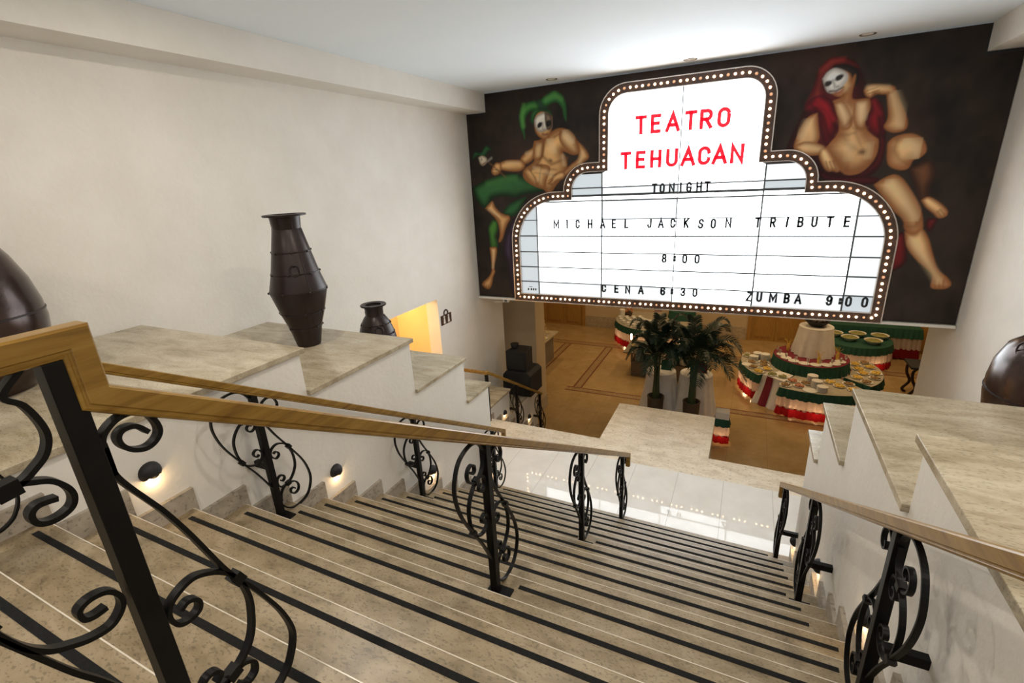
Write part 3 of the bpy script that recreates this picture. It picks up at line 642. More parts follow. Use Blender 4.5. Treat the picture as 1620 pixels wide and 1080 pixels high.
('L',[(0.787,5.035),(0.86,5.03),(0.941,5.068)],(0.06,0.04,0.035),None,0.018,0.9),
('L',[(0.863,5.006),(0.911,5.007),(0.945,5.042)],(0.3,0.06,0.05),None,0.025,0.8),
('P',[(0.532,4.924),(0.624,4.984),(0.721,4.987),(0.835,4.918),(0.891,4.784),(0.95,4.639),(0.937,4.534),(0.894,4.431),(0.84,4.345),(0.746,4.55),(0.676,4.77),(0.528,4.819)],(0.05,0.005,0.008),(0.34,0.01,0.018),0.16,(-0.4,0.6)),
('L',[(0.626,4.967),(0.817,4.756),(0.924,4.571)],(0.04,0.006,0.008),None,0.03,0.7),
('L',[(0.585,4.901),(0.756,4.727),(0.856,4.47)],(0.04,0.006,0.008),None,0.03,0.6),
('P',[(1.26,4.898),(1.347,4.872),(1.416,4.765),(1.466,4.592),(1.479,4.42),(1.438,4.389),(1.315,4.486),(1.258,4.577),(1.255,4.68),(1.286,4.778)],(0.05,0.005,0.008),(0.26,0.01,0.016),0.12,(-0.4,0.6)),
('L',[(1.337,4.84),(1.405,4.598),(1.445,4.44)],(0.035,0.006,0.008),None,0.03,0.7),
('P',[(1.412,4.46),(1.508,4.384),(1.514,4.103),(1.411,3.966),(1.247,3.892),(1.036,3.883),(0.837,3.986),(1.094,3.936),(1.285,3.963),(1.412,4.11),(1.447,4.284)],(0.03,0.005,0.006),(0.17,0.014,0.018),0.1,(-0.4,0.6)),
('P',[(0.8,4.016),(1.029,3.93),(1.322,3.925),(1.517,3.888),(1.434,3.819),(1.106,3.851),(0.863,3.919)],(0.03,0.005,0.006),(0.13,0.012,0.016),0.08,(-0.4,0.6)),
('L',[(0.944,4.657),(1.005,4.564),(1.075,4.628),(1.092,4.678)],(0.26,0.1,0.035),None,0.035,0.55),
('L',[(1.276,4.541),(1.209,4.52),(1.15,4.552)],(0.26,0.1,0.035),None,0.03,0.5),
('L',[(0.952,4.48),(1.082,4.47),(1.157,4.499),(1.166,4.55)],(0.26,0.1,0.035),None,0.03,0.4),
('L',[(1.16,4.481),(1.269,4.279)],(0.26,0.1,0.035),None,0.025,0.35),
('L',[(1.256,4.241),(1.288,4.239)],(0.1,0.035,0.015),None,0.05,0.9),
('L',[(0.953,4.931),(1.061,4.835),(1.121,4.554)],(0.26,0.1,0.035),None,0.03,0.4),
('P',[(0.68,4.778),(0.588,4.743),(0.517,4.642),(0.477,4.518),(0.453,4.354),(0.544,4.274),(0.658,4.321),(0.744,4.443),(0.712,4.625)],(0.26,0.1,0.035),(0.78,0.51,0.245),0.1,(-0.4,0.6)),
('P',[(0.455,4.373),(0.561,4.42),(0.699,4.401),(0.825,4.328),(0.77,4.24),(0.617,4.241),(0.517,4.285)],(0.26,0.1,0.035),(0.78,0.51,0.245),0.08,(-0.4,0.6)),
('P',[(0.777,4.313),(0.86,4.316),(0.962,4.173),(1.043,4.04),(1.02,3.995),(0.967,4.016),(0.918,4.01),(0.852,4.069),(0.773,4.222)],(0.26,0.1,0.035),(0.78,0.51,0.245),0.07,(-0.4,0.6)),
('L',[(0.867,4.142),(0.917,4.019)],(0.26,0.1,0.035),None,0.016,0.8),
('L',[(0.909,4.14),(0.967,4.016)],(0.26,0.1,0.035),None,0.016,0.8),
('L',[(0.949,4.146),(1.008,4.023)],(0.26,0.1,0.035),None,0.016,0.8),
('P',[(1.405,5.022),(1.496,5.003),(1.59,4.83),(1.678,4.657),(1.71,4.554),(1.693,4.48),(1.578,4.46),(1.468,4.533),(1.493,4.657),(1.44,4.895)],(0.26,0.1,0.035),(0.78,0.51,0.245),0.12,(-0.4,0.6)),
('P',[(1.176,4.999),(1.207,5.045),(1.287,5.06),(1.487,5.013),(1.499,4.938),(1.397,4.933),(1.304,4.952),(1.266,4.906),(1.208,4.937)],(0.26,0.1,0.035),(0.78,0.51,0.245),0.06,(-0.4,0.6)),
('L',[(1.214,4.995),(1.323,5.024)],(0.26,0.1,0.035),None,0.014,0.75),
('L',[(1.235,4.959),(1.343,4.988)],(0.26,0.1,0.035),None,0.014,0.75),
('L',[(1.271,4.922),(1.349,4.952)],(0.26,0.1,0.035),None,0.014,0.75),
('P',[(1.539,4.33),(1.589,4.395),(1.702,4.43),(1.806,4.42),(1.904,4.353),(1.965,4.213),(1.914,4.131),(1.846,4.101),(1.804,3.999),(1.692,3.996),(1.579,4.082)],(0.26,0.1,0.035),(0.78,0.51,0.245),0.16,(-0.4,0.6)),
('L',[(1.637,4.374),(1.622,4.237),(1.693,4.128),(1.795,4.052)],(0.26,0.1,0.035),None,0.05,0.6),
('P',[(1.818,3.997),(1.939,4.074),(2.043,4.078),(2.11,3.918),(2.084,3.75),(2.091,3.61),(2.007,3.58),(1.919,3.778)],(0.03,0.012,0.008),(0.15,0.06,0.028),0.12,(-0.4,0.6)),
('P',[(2.023,3.59),(2.088,3.632),(2.206,3.564),(2.317,3.453),(2.318,3.381),(2.247,3.356),(2.179,3.419),(2.084,3.502)],(0.26,0.1,0.035),(0.78,0.51,0.245),0.06,(-0.4,0.6)),
('L',[(2.241,3.465),(2.298,3.399)],(0.26,0.1,0.035),None,0.016,0.8),
('L',[(2.219,3.444),(2.266,3.378)],(0.26,0.1,0.035),None,0.016,0.8),
('P',[(1.81,3.11),(1.915,3.157),(2.0,2.786),(1.887,2.639),(1.816,2.661)],(0.03,0.005,0.006),(0.17,0.012,0.014),0.08,(-0.4,0.6)),
('P',[(2.13,3.347),(2.237,3.345),(2.187,3.179),(2.129,3.246)],(0.03,0.005,0.006),(0.15,0.012,0.014),0.06,(-0.4,0.6)),
('P',[(1.47,3.807),(1.57,3.891),(1.675,3.929),(1.776,3.87),(1.894,3.714),(2.006,3.536),(2.071,3.37),(2.099,3.179),(2.003,3.134),(1.909,3.214),(1.866,3.339),(1.708,3.499)],(0.26,0.1,0.035),(0.78,0.51,0.245),0.16,(-0.4,0.6)),
('P',[(1.915,3.179),(2.017,3.157),(2.094,3.213),(2.185,3.089),(2.267,2.884),(2.359,2.678),(2.479,2.565),(2.539,2.474),(2.506,2.42),(2.427,2.402),(2.33,2.429),(2.311,2.606),(2.118,2.788),(1.974,2.972)],(0.26,0.1,0.035),(0.78,0.51,0.245),0.11,(-0.4,0.6)),
('L',[(1.918,3.248),(2.011,3.247),(2.05,3.336)],(0.26,0.1,0.035),None,0.04,0.6),
('L',[(2.357,2.518),(2.379,2.414)],(0.26,0.1,0.035),None,0.018,0.7),
('L',[(2.405,2.515),(2.427,2.412)],(0.26,0.1,0.035),None,0.018,0.7),
('L',[(2.447,2.522),(2.47,2.419)],(0.26,0.1,0.035),None,0.018,0.7),
('L',[(1.637,3.822),(1.817,3.629),(1.991,3.36)],(0.86,0.66,0.38),None,0.1,0.55),
('L',[(2.014,3.065),(2.224,2.767),(2.397,2.515)],(0.86,0.66,0.38),None,0.07,0.5),
('L',[(1.748,4.331),(1.861,4.272),(1.864,4.169)],(0.86,0.66,0.38),None,0.12,0.65),
('L',[(1.502,4.921),(1.59,4.748),(1.638,4.543)],(0.86,0.66,0.38),None,0.08,0.5),
('L',[(0.58,4.672),(0.517,4.497)],(0.86,0.66,0.38),None,0.07,0.45),
('L',[(0.585,4.363),(0.777,4.313)],(0.86,0.66,0.38),None,0.05,0.4),
('L',[(1.216,5.036),(1.429,5.011)],(0.86,0.66,0.38),None,0.04,0.45),
('L',[(0.954,4.812),(1.033,4.701)],(0.86,0.66,0.38),None,0.07,0.4),
('L',[(1.171,4.824),(1.224,4.683)],(0.86,0.66,0.38),None,0.07,0.4),
('L',[(1.101,4.344),(1.14,4.18)],(0.86,0.66,0.38),None,0.1,0.3),
('L',[(1.343,4.309),(1.346,4.185)],(0.86,0.66,0.38),None,0.1,0.35),
('L',[(0.97,5.031),(0.994,5.078)],(0.86,0.66,0.38),None,0.04,0.4),
('L',[(-3.271,4.719),(-3.178,4.56)],(0.86,0.66,0.38),None,0.1,0.5),
('L',[(-2.981,4.829),(-2.852,4.687)],(0.86,0.66,0.38),None,0.08,0.6),
('L',[(-2.668,4.492),(-2.725,4.328)],(0.86,0.66,0.38),None,0.05,0.45),
('L',[(-3.697,4.543),(-3.615,4.555)],(0.86,0.66,0.38),None,0.05,0.45),
('L',[(-4.101,4.409),(-3.869,4.395)],(0.86,0.66,0.38),None,0.05,0.45),
('L',[(-3.47,4.666),(-3.475,4.529)],(0.86,0.66,0.38),None,0.06,0.35),
('L',[(-3.564,4.307),(-3.464,4.266)],(0.86,0.66,0.38),None,0.05,0.4),
('L',[(-3.345,4.225),(-3.228,4.166)],(0.86,0.66,0.38),None,0.06,0.4),
('L',[(-3.026,4.465),(-3.0,4.327)],(0.86,0.66,0.38),None,0.05,0.45),
('L',[(-4.526,3.605),(-4.327,3.483)],(0.86,0.66,0.38),None,0.04,0.45),
('L',[(-4.486,2.823),(-4.524,2.493)],(0.86,0.66,0.38),None,0.04,0.45),
('L',[(-3.429,4.223),(-3.483,4.096)],(0.86,0.66,0.38),None,0.05,0.35),
('L',[(-3.72,5.325),(-3.768,5.164),(-3.736,4.993)],(0.14,0.42,0.08),None,0.05,0.6),
('L',[(-3.309,5.379),(-3.156,5.442),(-3.027,5.349)],(0.12,0.36,0.08),None,0.05,0.6),
('L',[(-4.532,4.074),(-4.175,4.149),(-3.938,4.161)],(0.08,0.26,0.07),None,0.07,0.5),
('L',[(0.662,4.945),(0.775,4.83),(0.876,4.681)],(0.55,0.02,0.03),None,0.05,0.5),
('L',[(1.303,4.86),(1.389,4.701)],(0.42,0.02,0.03),None,0.04,0.5),
('L',[(0.663,5.302),(0.763,5.389),(0.887,5.397)],(0.42,0.05,0.04),None,0.05,0.5)]

# ---------------------------------------------------------------- painted board above the opening
YS = 8.383
def raster(x, z):
    """paint the board: brown ground plus the figures, brush shape by brush shape"""
    rng = np.random.RandomState(3)
    col = np.zeros(x.shape+(3,)); 
    def smooth_noise(fx, fz, seed):
        r = np.random.RandomState(seed); g = r.rand(40, 40)
        u = (x+5)*fx; v = (z)*fz; i = np.floor(u).astype(int) % 39; j = np.floor(v).astype(int) % 39
        a = u-np.floor(u); b = v-np.floor(v); a = a*a*(3-2*a); b = b*b*(3-2*b)
        return (g[i, j]*(1-a)+g[i+1, j]*a)*(1-b)+(g[i, j+1]*(1-a)+g[i+1, j+1]*a)*b
    n1 = smooth_noise(1.4, 1.6, 1); n2 = smooth_noise(4.5, 3.2, 2); n3 = smooth_noise(12, 9, 4)
    t = np.clip(n1*.6+n2*.4+(n3-.5)*.25, 0, 1)[..., None]
    col[:] = np.array((.009, .0075, .007))*(1-t)+np.array((.052, .034, .026))*t
    redd = np.clip((smooth_noise(.9, .9, 9)-.62)*3, 0, 1)[..., None]; col += redd*np.array((.022, .006, .003))
    def dist(P, closed):
        P = np.array(P); d = np.full(px.shape, 9.)
        inside = np.zeros(px.shape, bool)
        m = len(P)
        for i in range(m if closed else m-1):
            a = P[i]; b = P[(i+1) % m]; e = b-a; L2 = e@e+1e-12
            tt = np.clip(((px-a[0])*e[0]+(pz-a[1])*e[1])/L2, 0, 1)
            d = np.minimum(d, np.hypot(px-a[0]-tt*e[0], pz-a[1]-tt*e[1]))
            if closed:
                c = ((a[1] > pz) != (b[1] > pz)) & (px < (b[0]-a[0])*(pz-a[1])/(b[1]-a[1]+1e-12)+a[0]); inside ^= c
        return d, inside
    for k, P, c0, c1, w, dr in MURAL:
        if k == 'P':
            Q = spline(list(P)+[P[0]], 4); P = [tuple(q) for q in Q[:-1]]
        A = np.array(P); pad = .05
        sel = (x > A[:, 0].min()-pad) & (x < A[:, 0].max()+pad) & (z > A[:, 1].min()-pad) & (z < A[:, 1].max()+pad)
        if not sel.any(): continue
        px = x[sel]; pz = z[sel]
        d, ins = dist(P, k == 'P')
        if k == 'P':
            sd = np.where(ins, d, -d); al = np.clip((sd+.012)/.02, 0, 1)[:, None]
            cx, cz = A.mean(0); sx, sz = np.ptp(A[:, 0])/2+.01, np.ptp(A[:, 1])/2+.01
            g = np.clip(.5+.5*(dr[0]*(px-cx)/sx+dr[1]*(pz-cz)/sz), 0, 1)
            s = np.clip(sd/w, 0, 1); s = s*s*(3-2*s); tone = np.clip(s*(.30+.95*g)+(n2[sel]-.5)*.22*s+(n3[sel]-.5)*.12*s, 0, 1.3)[:, None]
            cc = np.array(c0)*(1-tone)+np.array(c1)*tone
        else:
            al = (np.clip(1-d/(w*1.35), 0, 1)**1.4*dr)[:, None]; cc = np.array(c0)[None]
        col[sel] = col[sel]*(1-al)+np.clip(cc*(1.45 if k == 'P' else 1.), 0, 1)*al
    return col
def mural(nm, lab, x0, x1, notch):
    step = .0125
    nx = int((x1-x0)/step)+1; z0, z1 = 1.905, 5.585; nz = int((z1-z0)/step)+1
    xs = np.linspace(x0, x1, nx); zs = np.linspace(z0, z1, nz); X, Z = np.meshgrid(xs, zs, indexing='ij')
    C = raster(X, Z)
    keep = ~((Z > 5.255) & ((X < -4.46) | (X > 2.335)))
    me = bpy.data.meshes.new(nm)
    idx = np.arange(nx*nz).reshape(nx, nz)
    f = np.stack([idx[:-1, :-1], idx[1:, :-1], idx[1:, 1:], idx[:-1, 1:]], -1).reshape(-1, 4)
    km = (keep[:-1, :-1] & keep[1:, 1:]).reshape(-1); f = f[km]
    used = np.zeros(nx*nz, bool); used[f.reshape(-1)] = True; rm = np.cumsum(used)-1; f = rm[f]
    V = np.stack([X, np.full_like(X, YS), Z], -1).reshape(-1, 3)[used]; CC = C.reshape(-1, 3)[used]
    org = np.array(((x0+x1)/2, YS, 1.9)); V = V-org
    me.vertices.add(len(V)); me.vertices.foreach_set('co', V.reshape(-1)); me.loops.add(f.size); me.loops.foreach_set('vertex_index', f.reshape(-1).astype(np.int32))
    me.polygons.add(len(f)); me.polygons.foreach_set('loop_start', np.arange(0, f.size, 4, dtype=np.int32)); me.update(calc_edges=True)
    ca = me.color_attributes.new('paint', 'FLOAT_COLOR', 'POINT'); ca.data.foreach_set('color', np.concatenate([CC, np.ones((len(CC), 1))], 1).astype(np.float32).reshape(-1))
    me.materials.append(PAINT)
    t = thing(nm, lab, 'painting', tuple(org))
    o = bpy.data.objects.new('painted_face', me); COL.objects.link(o); o.parent = t
    zt = 5.585
    poly = [(x0, 1.905), (x1, 1.905)]
    if x1 > 2.5: poly += [(x1, 5.284), (2.349, 5.284), (2.349, zt)]
    else: poly += [(x1, zt)]
    if x0 < -4.5: poly += [(-4.474, zt), (-4.474, 5.284), (x0, 5.284)]
    else: poly += [(x0, zt)]
    obj('shadow_gap_backing', MB().prism(poly, 'y', YS+.002, YS+.05), BLACK, t)  # black filler behind the paint stands in for shadow in the edge gaps
    return t
PAINT = mat('oil_paint', (.1, .1, .1), .55, spec=.25); N, L, B = nodes(PAINT)
at = N.new('ShaderNodeVertexColor'); at.layer_name = 'paint'; L.new(at.outputs['Color'], B.inputs['Base Color'])
mural('mural_panel', 'dark painted board with a reclining jester in green hat, left of the marquee', XL+.01, -2.296, -1)
mural('mural_panel', 'plain dark painted board above and behind the lit marquee', -2.296, .15, 0)
mural('mural_panel', 'dark painted board with a masked woman in red drapery, right of the marquee', .15, XR-.01, 1)
obj_ = obj('sign_ledge', MB().box(XL+.01, XR-.01, 8.33, 8.60, 1.862, 1.902), WHITEP, origin=(-1.09, 8.46, 1.862), bevel=.003); tag(obj_, 'white ledge under the whole painted board and marquee', 'ledge')
m = MB().box(XL+.01, XR-.01, 8.46, 8.58, 1.905, 5.25); o = obj('sign_wall', m, BLACK); o['kind'] = 'structure'; o.name = 'wall_sign'

# ---------------------------------------------------------------- marquee
SXc = -1.085; YF0 = 8.22
def arc(cx, cz, r, a0, a1, n=12): return [(cx+r*math.cos(math.radians(a0+(a1-a0)*i/n)), cz+r*math.sin(math.radians(a0+(a1-a0)*i/n))) for i in range(n+1)]
def half():
    P = [(2.83, 1.975), (2.83, 3.03)]+arc(2.05, 3.03, .78, 0, 90, 16)[1:]+[(1.80, 3.81), (1.80, 3.90)]+arc(1.45, 3.90, .35, 0, 90, 10)[1:]+[(1.175, 4.25), (1.175, 5.02)]+arc(.825, 5.02, .35, 0, 90, 10)[1:]
    return P
def outline():
    h = half(); return [(SXc+a, b) for a, b in h]+[(SXc-a, b) for a, b in reversed(h)]
def offset(P, d):
    n = len(P); out = []
    for i in range(n):
        p = Vector(P[i]); a = (p-Vector(P[i-1])).normalized(); b = (Vector(P[(i+1) % n])-p).normalized()
        n0 = Vector((a.y, -a.x)); n1 = Vector((b.y, -b.x)); q = (n0+n1)
        q = q.normalized() if q.length > 1e-6 else n0
        out.append(tuple(p+q*(d/max(.4, q.dot(n0)))))
    return out
OL = outline(); OUT = offset(OL, .066); INN = offset(OL, -.062)
mq = thing('theatre_marquee', 'big stepped theatre marquee, lit white and edged with warm bulbs', 'sign', (SXc, YF0, 1.9))
def ring(Pa, Pb, y0, y1):
    n = len(Pa); m = MB(); vs = [(a, y, b) for y in (y0, y1) for P in (Pa, Pb) for a, b in P]; fs = []
    for i in range(n):
        j = (i+1) % n
        fs += [(i, j, n+j, n+i), (2*n+i, 3*n+i, 3*n+j, 2*n+j), (i, 2*n+i, 2*n+j, j), (n+i, n+j, 3*n+j, 3*n+i)]
    return m.add(vs, fs)
obj('bulb_channel', ring(OUT, INN, YF0+.012, YS-.002), BORDERM, mq)
obj('outer_edging', ring(offset(OL, .080), OUT, YF0-.006, YS-.002), CHROME, mq)
obj('inner_edging', ring(INN, offset(OL, -.072), YF0, YF0+.10), CHROME, mq)
# lit faces, one pane per cell of the tracks
def wz(z):
    h = [(a, b) for a, b in zip([p[0]-SXc for p in INN[:len(INN)//2]], [p[1] for p in INN[:len(INN)//2]])]
    best = 0.
    for (a0, z0), (a1, z1) in zip(h, h[1:]):
        lo, hi = min(z0, z1), max(z0, z1)
        if lo-1e-6 <= z <= hi+1e-6:
            t = 0 if abs(z1-z0) < 1e-6 else (z-z0)/(z1-z0); best = max(best, a0+(a1-a0)*t)
    return best
CX = [-4.2, -3.50, -2.298, -1.081, .125, 1.325, 2.0]; CZS = [2.04, 2.275, 2.555, 2.835, 3.125, 3.405, 3.715, 3.80, 3.925, 5.305]
ZP = 8.28
dimset = {(0, i): LITD for i in range(9)}; dimset.update({(5, i): LITM for i in range(6)}); dimset.update({(5, 6): LITM, (1, 7): LITD, (1, 8): LITD, (4, 7): LITD, (4, 8): LITM, (5, 0): LITD, (2, 7): LITM, (3, 0): LIT, (4, 0): LITM, (2, 0): LITM, (2, 5): LITM, (1, 0): LITM})
for i in range(6):
    for k in range(9):
        zs = np.linspace(CZS[k], CZS[k+1], 26); L_, R2 = [], []
        for zz in zs:
            w = wz(min(max(zz, 2.038), 5.307))
            a = max(CX[i], SXc-w); b = min(CX[i+1], SXc+w)
            if b-a > .01: L_.append((a, zz)); R2.append((b, zz))
        if len(L_) < 2: continue
        m = MB(); vs = []; fs = []
        for (a, z1), (b, _) in zip(L_, R2): vs += [(a, ZP, z1), (b, ZP, z1)]
        for q in range(len(L_)-1): fs.append((2*q, 2*q+1, 2*q+3, 2*q+2))
        nv = len(vs); vs += [(p[0], ZP+.02, p[2]) for p in vs]; fs += [tuple(nv+j for j in reversed(f)) for f in fs]
        m.add(vs, fs); obj('lit_pane', m, dimset.get((i, k), LIT), mq)
for z, h in ((2.275, .008), (2.555, .009), (2.835, .009), (3.125, .009), (3.405, .006), (3.715, .011), (3.80, .018), (3.925, .010)):
    w = wz(z)-.005; m = MB().box(SXc-w, SXc+w, ZP-.022, ZP+.001, z-h, z+h); obj('letter_track', m, RAILD, mq)
for x, z0, z1 in ((-3.50, 2.04, 3.71), (-2.298, 2.04, 4.19), (-1.081, 2.04, 5.30), (.125, 2.04, 4.19), (1.325, 2.04, 3.70)):
    h = .007 if x == -1.081 else .011
    obj('pane_divider', MB().box(x-h, x+h, ZP-.010, ZP+.002, z0, z1), RAILD, mq)
# bulbs along the channel
cum = [0.]; PL_ = OL+[OL[0]]
for a, b in zip(PL_, PL_[1:]): cum.append(cum[-1]+math.dist(a, b))
NB = int(cum[-1]/.0915); NB -= NB % 4; bp = []
for i in range(NB):
    s = cum[-1]*(i+.5)/NB; k = max(j for j in range(len(cum)-1) if cum[j] <= s); t = (s-cum[k])/(cum[k+1]-cum[k])
    bp.append((PL_[k][0]+(PL_[k+1][0]-PL_[k][0])*t, PL_[k][1]+(PL_[k+1][1]-PL_[k][1])*t, i % 4 != 2))
bp.sort(key=lambda p: (p[0]**2+YF0**2+(4.16-p[1])**2))
def bulb_mb(): return MB().sphere((0, 0, 0), .0165, 10, 7)
proto = {}
rest = {True: MB(), False: MB()}; rest_s = MB()
for i, (x, z, on) in enumerate(bp):
    if i < 100:
        if on not in proto:
            o = obj('bulb', bulb_mb(), BULB if on else BULBO, mq, True); proto[on] = o
            so = obj('bulb_socket', MB().lathe([(.012, 0), (.024, .004), (.024, .012), (.016, .016)], (0, 0, 0), 12), SOCK, o, True)
            so.rotation_euler = (PI/2, 0, 0)
            for q in (o, so):
                for v in q.data.vertices: v.co = Vector(v.co)+Vector(ROOT[mq])
            so.location = (0, .02, 0)
        else:
            o = proto[on].copy(); COL.objects.link(o); o.parent = mq
            so = proto[on].children[0].copy(); COL.objects.link(so); so.parent = o
        o.location = Vector((x, YF0+.004, z))-Vector(ROOT[mq])
    else: rest[on].sphere((x, YF0+.004, z), .0165, 10, 7)
for on, nm in ((True, 'lit_bulbs'), (False, 'unlit_bulbs')):
    o = obj(nm, rest[on], BULB if on else BULBO, mq, True); o['kind'] = 'stuff'

# ---------------------------------------------------------------- lettering
def _a(cx, cz, rx, rz, a0, a1, n=9): return [(cx+rx*math.cos(math.radians(a0+(a1-a0)*i/n)), cz+rz*math.sin(math.radians(a0+(a1-a0)*i/n))) for i in range(n+1)]
_O = _a(.5, .72, .5, .28, 0, 180)+_a(.5, .28, .5, .28, 180, 360)+[(1, .72)]
STROKES = {
 'T': [[(0, 1), (1, 1)], [(.5, 1), (.5, 0)]], 'I': [[(.5, 0), (.5, 1)]], 'L': [[(0, 1), (0, 0), (1, 0)]], 'O': [_O], '0': [_O],
 'N': [[(0, 0), (0, 1), (1, 0), (1, 1)]], 'H': [[(0, 0), (0, 1)], [(1, 0), (1, 1)], [(0, .5), (1, .5)]], 'M': [[(0, 0), (0, 1), (.5, .25), (1, 1), (1, 0)]],
 'G': [_a(.5, .72, .5, .28, 10, 180)+_a(.5, .28, .5, .28, 180, 360)+[(1, .46), (.55, .46)]], 'C': [_a(.5, .72, .5, .28, 0, 180)+_a(.5, .28, .5, .28, 180, 360)],
 'A': [[(0, 0), (.5, 1), (1, 0)], [(.18, .32), (.82, .32)]], 'E': [[(1, 1), (0, 1), (0, 0), (1, 0)], [(0, .52), (.85, .52)]], 'J': [[(1, 1), (1, .28)]+_a(.5, .28, .5, .28, 0, -180)],
 'K': [[(0, 0), (0, 1)], [(1, 1), (0, .42)], [(.32, .58), (1, 0)]], 'S': [_a(.5, .75, .5, .25, 15, 180)+_a(.5, .75, .5, .24, 180, 235, 4)+_a(.5, .27, .5, .24, 55, 0, 4)+_a(.5, .25, .5, .25, 0, -165)],
 'R': [[(0, 0), (0, 1), (.6, 1)]+_a(.6, .74, .4, .26, 90, -90)+[(0, .48)], [(.5, .48), (1, 0)]],
 'B': [[(0, 0), (0, 1), (.6, 1)]+_a(.6, .76, .36, .24, 90, -90)+[(0, .52)], [(.5, .52)]+_a(.6, .26, .4, .26, 90, -90)+[(0, 0)]],
 'U': [[(0, 1), (0, .28)]+_a(.5, .28, .5, .28, 180, 360)+[(1, 1)]], 'Z': [[(0, 1), (1, 1), (0, 0), (1, 0)]],
 '8': [_a(.5, .76, .44, .24, -90, 270, 18), _a(.5, .26, .5, .26, -90, 270, 18)], '3': [_a(.5, .76, .45, .24, 165, -80)+_a(.5, .27, .5, .27, 80, -165)],
 '6': [_a(.5, .72, .5, .28, 15, 180)+[(0, .28)]+_a(.5, .28, .5, .28, 180, 540, 18)], '9': [_a(.5, .28, .5, .28, 195, 360)+[(1, .72)]+_a(.5, .72, .5, .28, 0, 360, 18)],
 ':': [[(.5, .22), (.5, .36)], [(.5, .62), (.5, .76)]]}
def glyph(ch, w, h, thick, sw):
    m = MB(); W_ = max(.001, w-sw); H_ = h-sw
    for P in STROKES[ch]:
        Q = []
        for a, b in P:
            q = ((a-.5)*W_, sw/2+b*H_)
            if not Q or math.dist(q, Q[-1]) > 1e-4: Q.append(q)
        d0 = (Vector(Q[0])-Vector(Q[1])).normalized(); d1 = (Vector(Q[-1])-Vector(Q[-2])).normalized()
        if math.dist(Q[0], Q[-1]) > 1e-3: Q[0] = tuple(Vector(Q[0])+d0*sw/2); Q[-1] = tuple(Vector(Q[-1])+d1*sw/2)
        k = sw*(1.5 if ch == ':' else 1.)
        m.sweep([Vector(q) for q in Q], [(0, -k/2), (0, k/2), (thick, k/2), (thick, -k/2)], lambda p, s: (p.x, s, p.y))
    return m
ORD = ['first', 'second', 'third', 'fourth', 'fifth', 'sixth', 'seventh', 'eighth', 'ninth', 'tenth', 'eleventh', 'twelfth', 'thirteenth', 'fourteenth', 'fifteenth', 'sixteenth', 'seventeenth', 'eighteenth', 'nineteenth', 'twentieth', 'twenty-first']
ROWS = [('TONIGHT', 3.80, 3.80, .155, [-1.438,-1.318,-1.172,-1.037,-.915,-.768,-.65], 'line just below the red lettering'),
 ('MICHAELJACKSONTRIBUTE', 3.255, 3.255, .155, [-3.118,-2.916,-2.723,-2.497,-2.277,-2.083,-1.871,-1.495,-1.312,-1.128,-.922,-.713,-.523,-.309,.097,.296,.475,.65,.822,1.011,1.213], 'long line of black capitals'),
 ('8:00', 2.69, 2.69, .15, [-1.234,-1.071,-.911,-.723], 'short lone line of figures at mid height'),
 ('CENA6:30', 2.14, 2.14, .15, [-2.244,-2.02,-1.822,-1.594,-1.231,-1.081,-.908,-.72], 'left text on the lowest row'),
 ('ZUMBA9:00', 2.115, 2.115, .155, [.077,.229,.42,.606,.756,1.156,1.296,1.395,1.591], 'right text on the lowest row')]
WD = {'I': .026, 'M': .112, ':': .03, 'J': .075, 'L': .072, 'E': .076, 'T': .088, 'N': .09, 'H': .088, 'A': .098}
tilt = {1: .0}
for r, (txt, z, _, h, xs, where) in enumerate(ROWS):
    for i, (ch, x) in enumerate(zip(txt, xs)):
        m = glyph(ch, WD.get(ch, .082), h, .006, .029)
        o = obj('letter' if ch.isalpha() else ('colon' if ch == ':' else 'digit'), m, LETM)
        rz = 0
        if r == 1 and ch in 'ISON' and i in (11, 12): z_ = z-.012
        else: z_ = z
        o.location = (x, ZP-.030, z_); ROOT[o] = tuple(o.location)
        if txt == 'ZUMBA9:00' and ch == 'Z': o.rotation_euler = (0, math.radians(6), 0)
        if r == 1 and i == 11: o.rotation_euler = (0, math.radians(7), 0)
        if r == 1 and i == 16: o.rotation_euler = (0, math.radians(4), 0)
        kind = {'letter': 'black capital %s' % ch, 'colon': 'black colon', 'digit': 'black figure %s' % ch}[o.name.split('.')[0]]
        tag(o, '%s, %s character of the %s' % (kind, ORD[i], where), 'letter', 'changeable letters on the '+where)
for txt, zz, xs in (('TEATRO', (4.693, 4.965), [-1.687,-1.462,-1.21,-.953,-.737,-.495]), ('TEHUACAN', (4.187, 4.455), [-1.912,-1.676,-1.44,-1.196,-.959,-.729,-.513,-.276])):
    for ch, x in zip(txt, xs):
        m = glyph(ch, {'T': .172, 'A': .215, 'E': .155, 'N': .185, 'H': .175}.get(ch, .18), zz[1]-zz[0], .004, .052)
        m.v = [(a+x, b+ZP-.006, c+zz[0]) for a, b, c in m.v]
        obj('red_letter', m, REDL, mq)
m = MB()
for i, x in enumerate((-3.74, -3.68, -3.635, -3.59)): m.box(x, x+.03, ZP-.002, ZP, 2.10, 2.14)
m.box(-3.71, -3.64, ZP-.002, ZP, 2.165, 2.175)
obj('maker_mark', m, RAILD, mq)
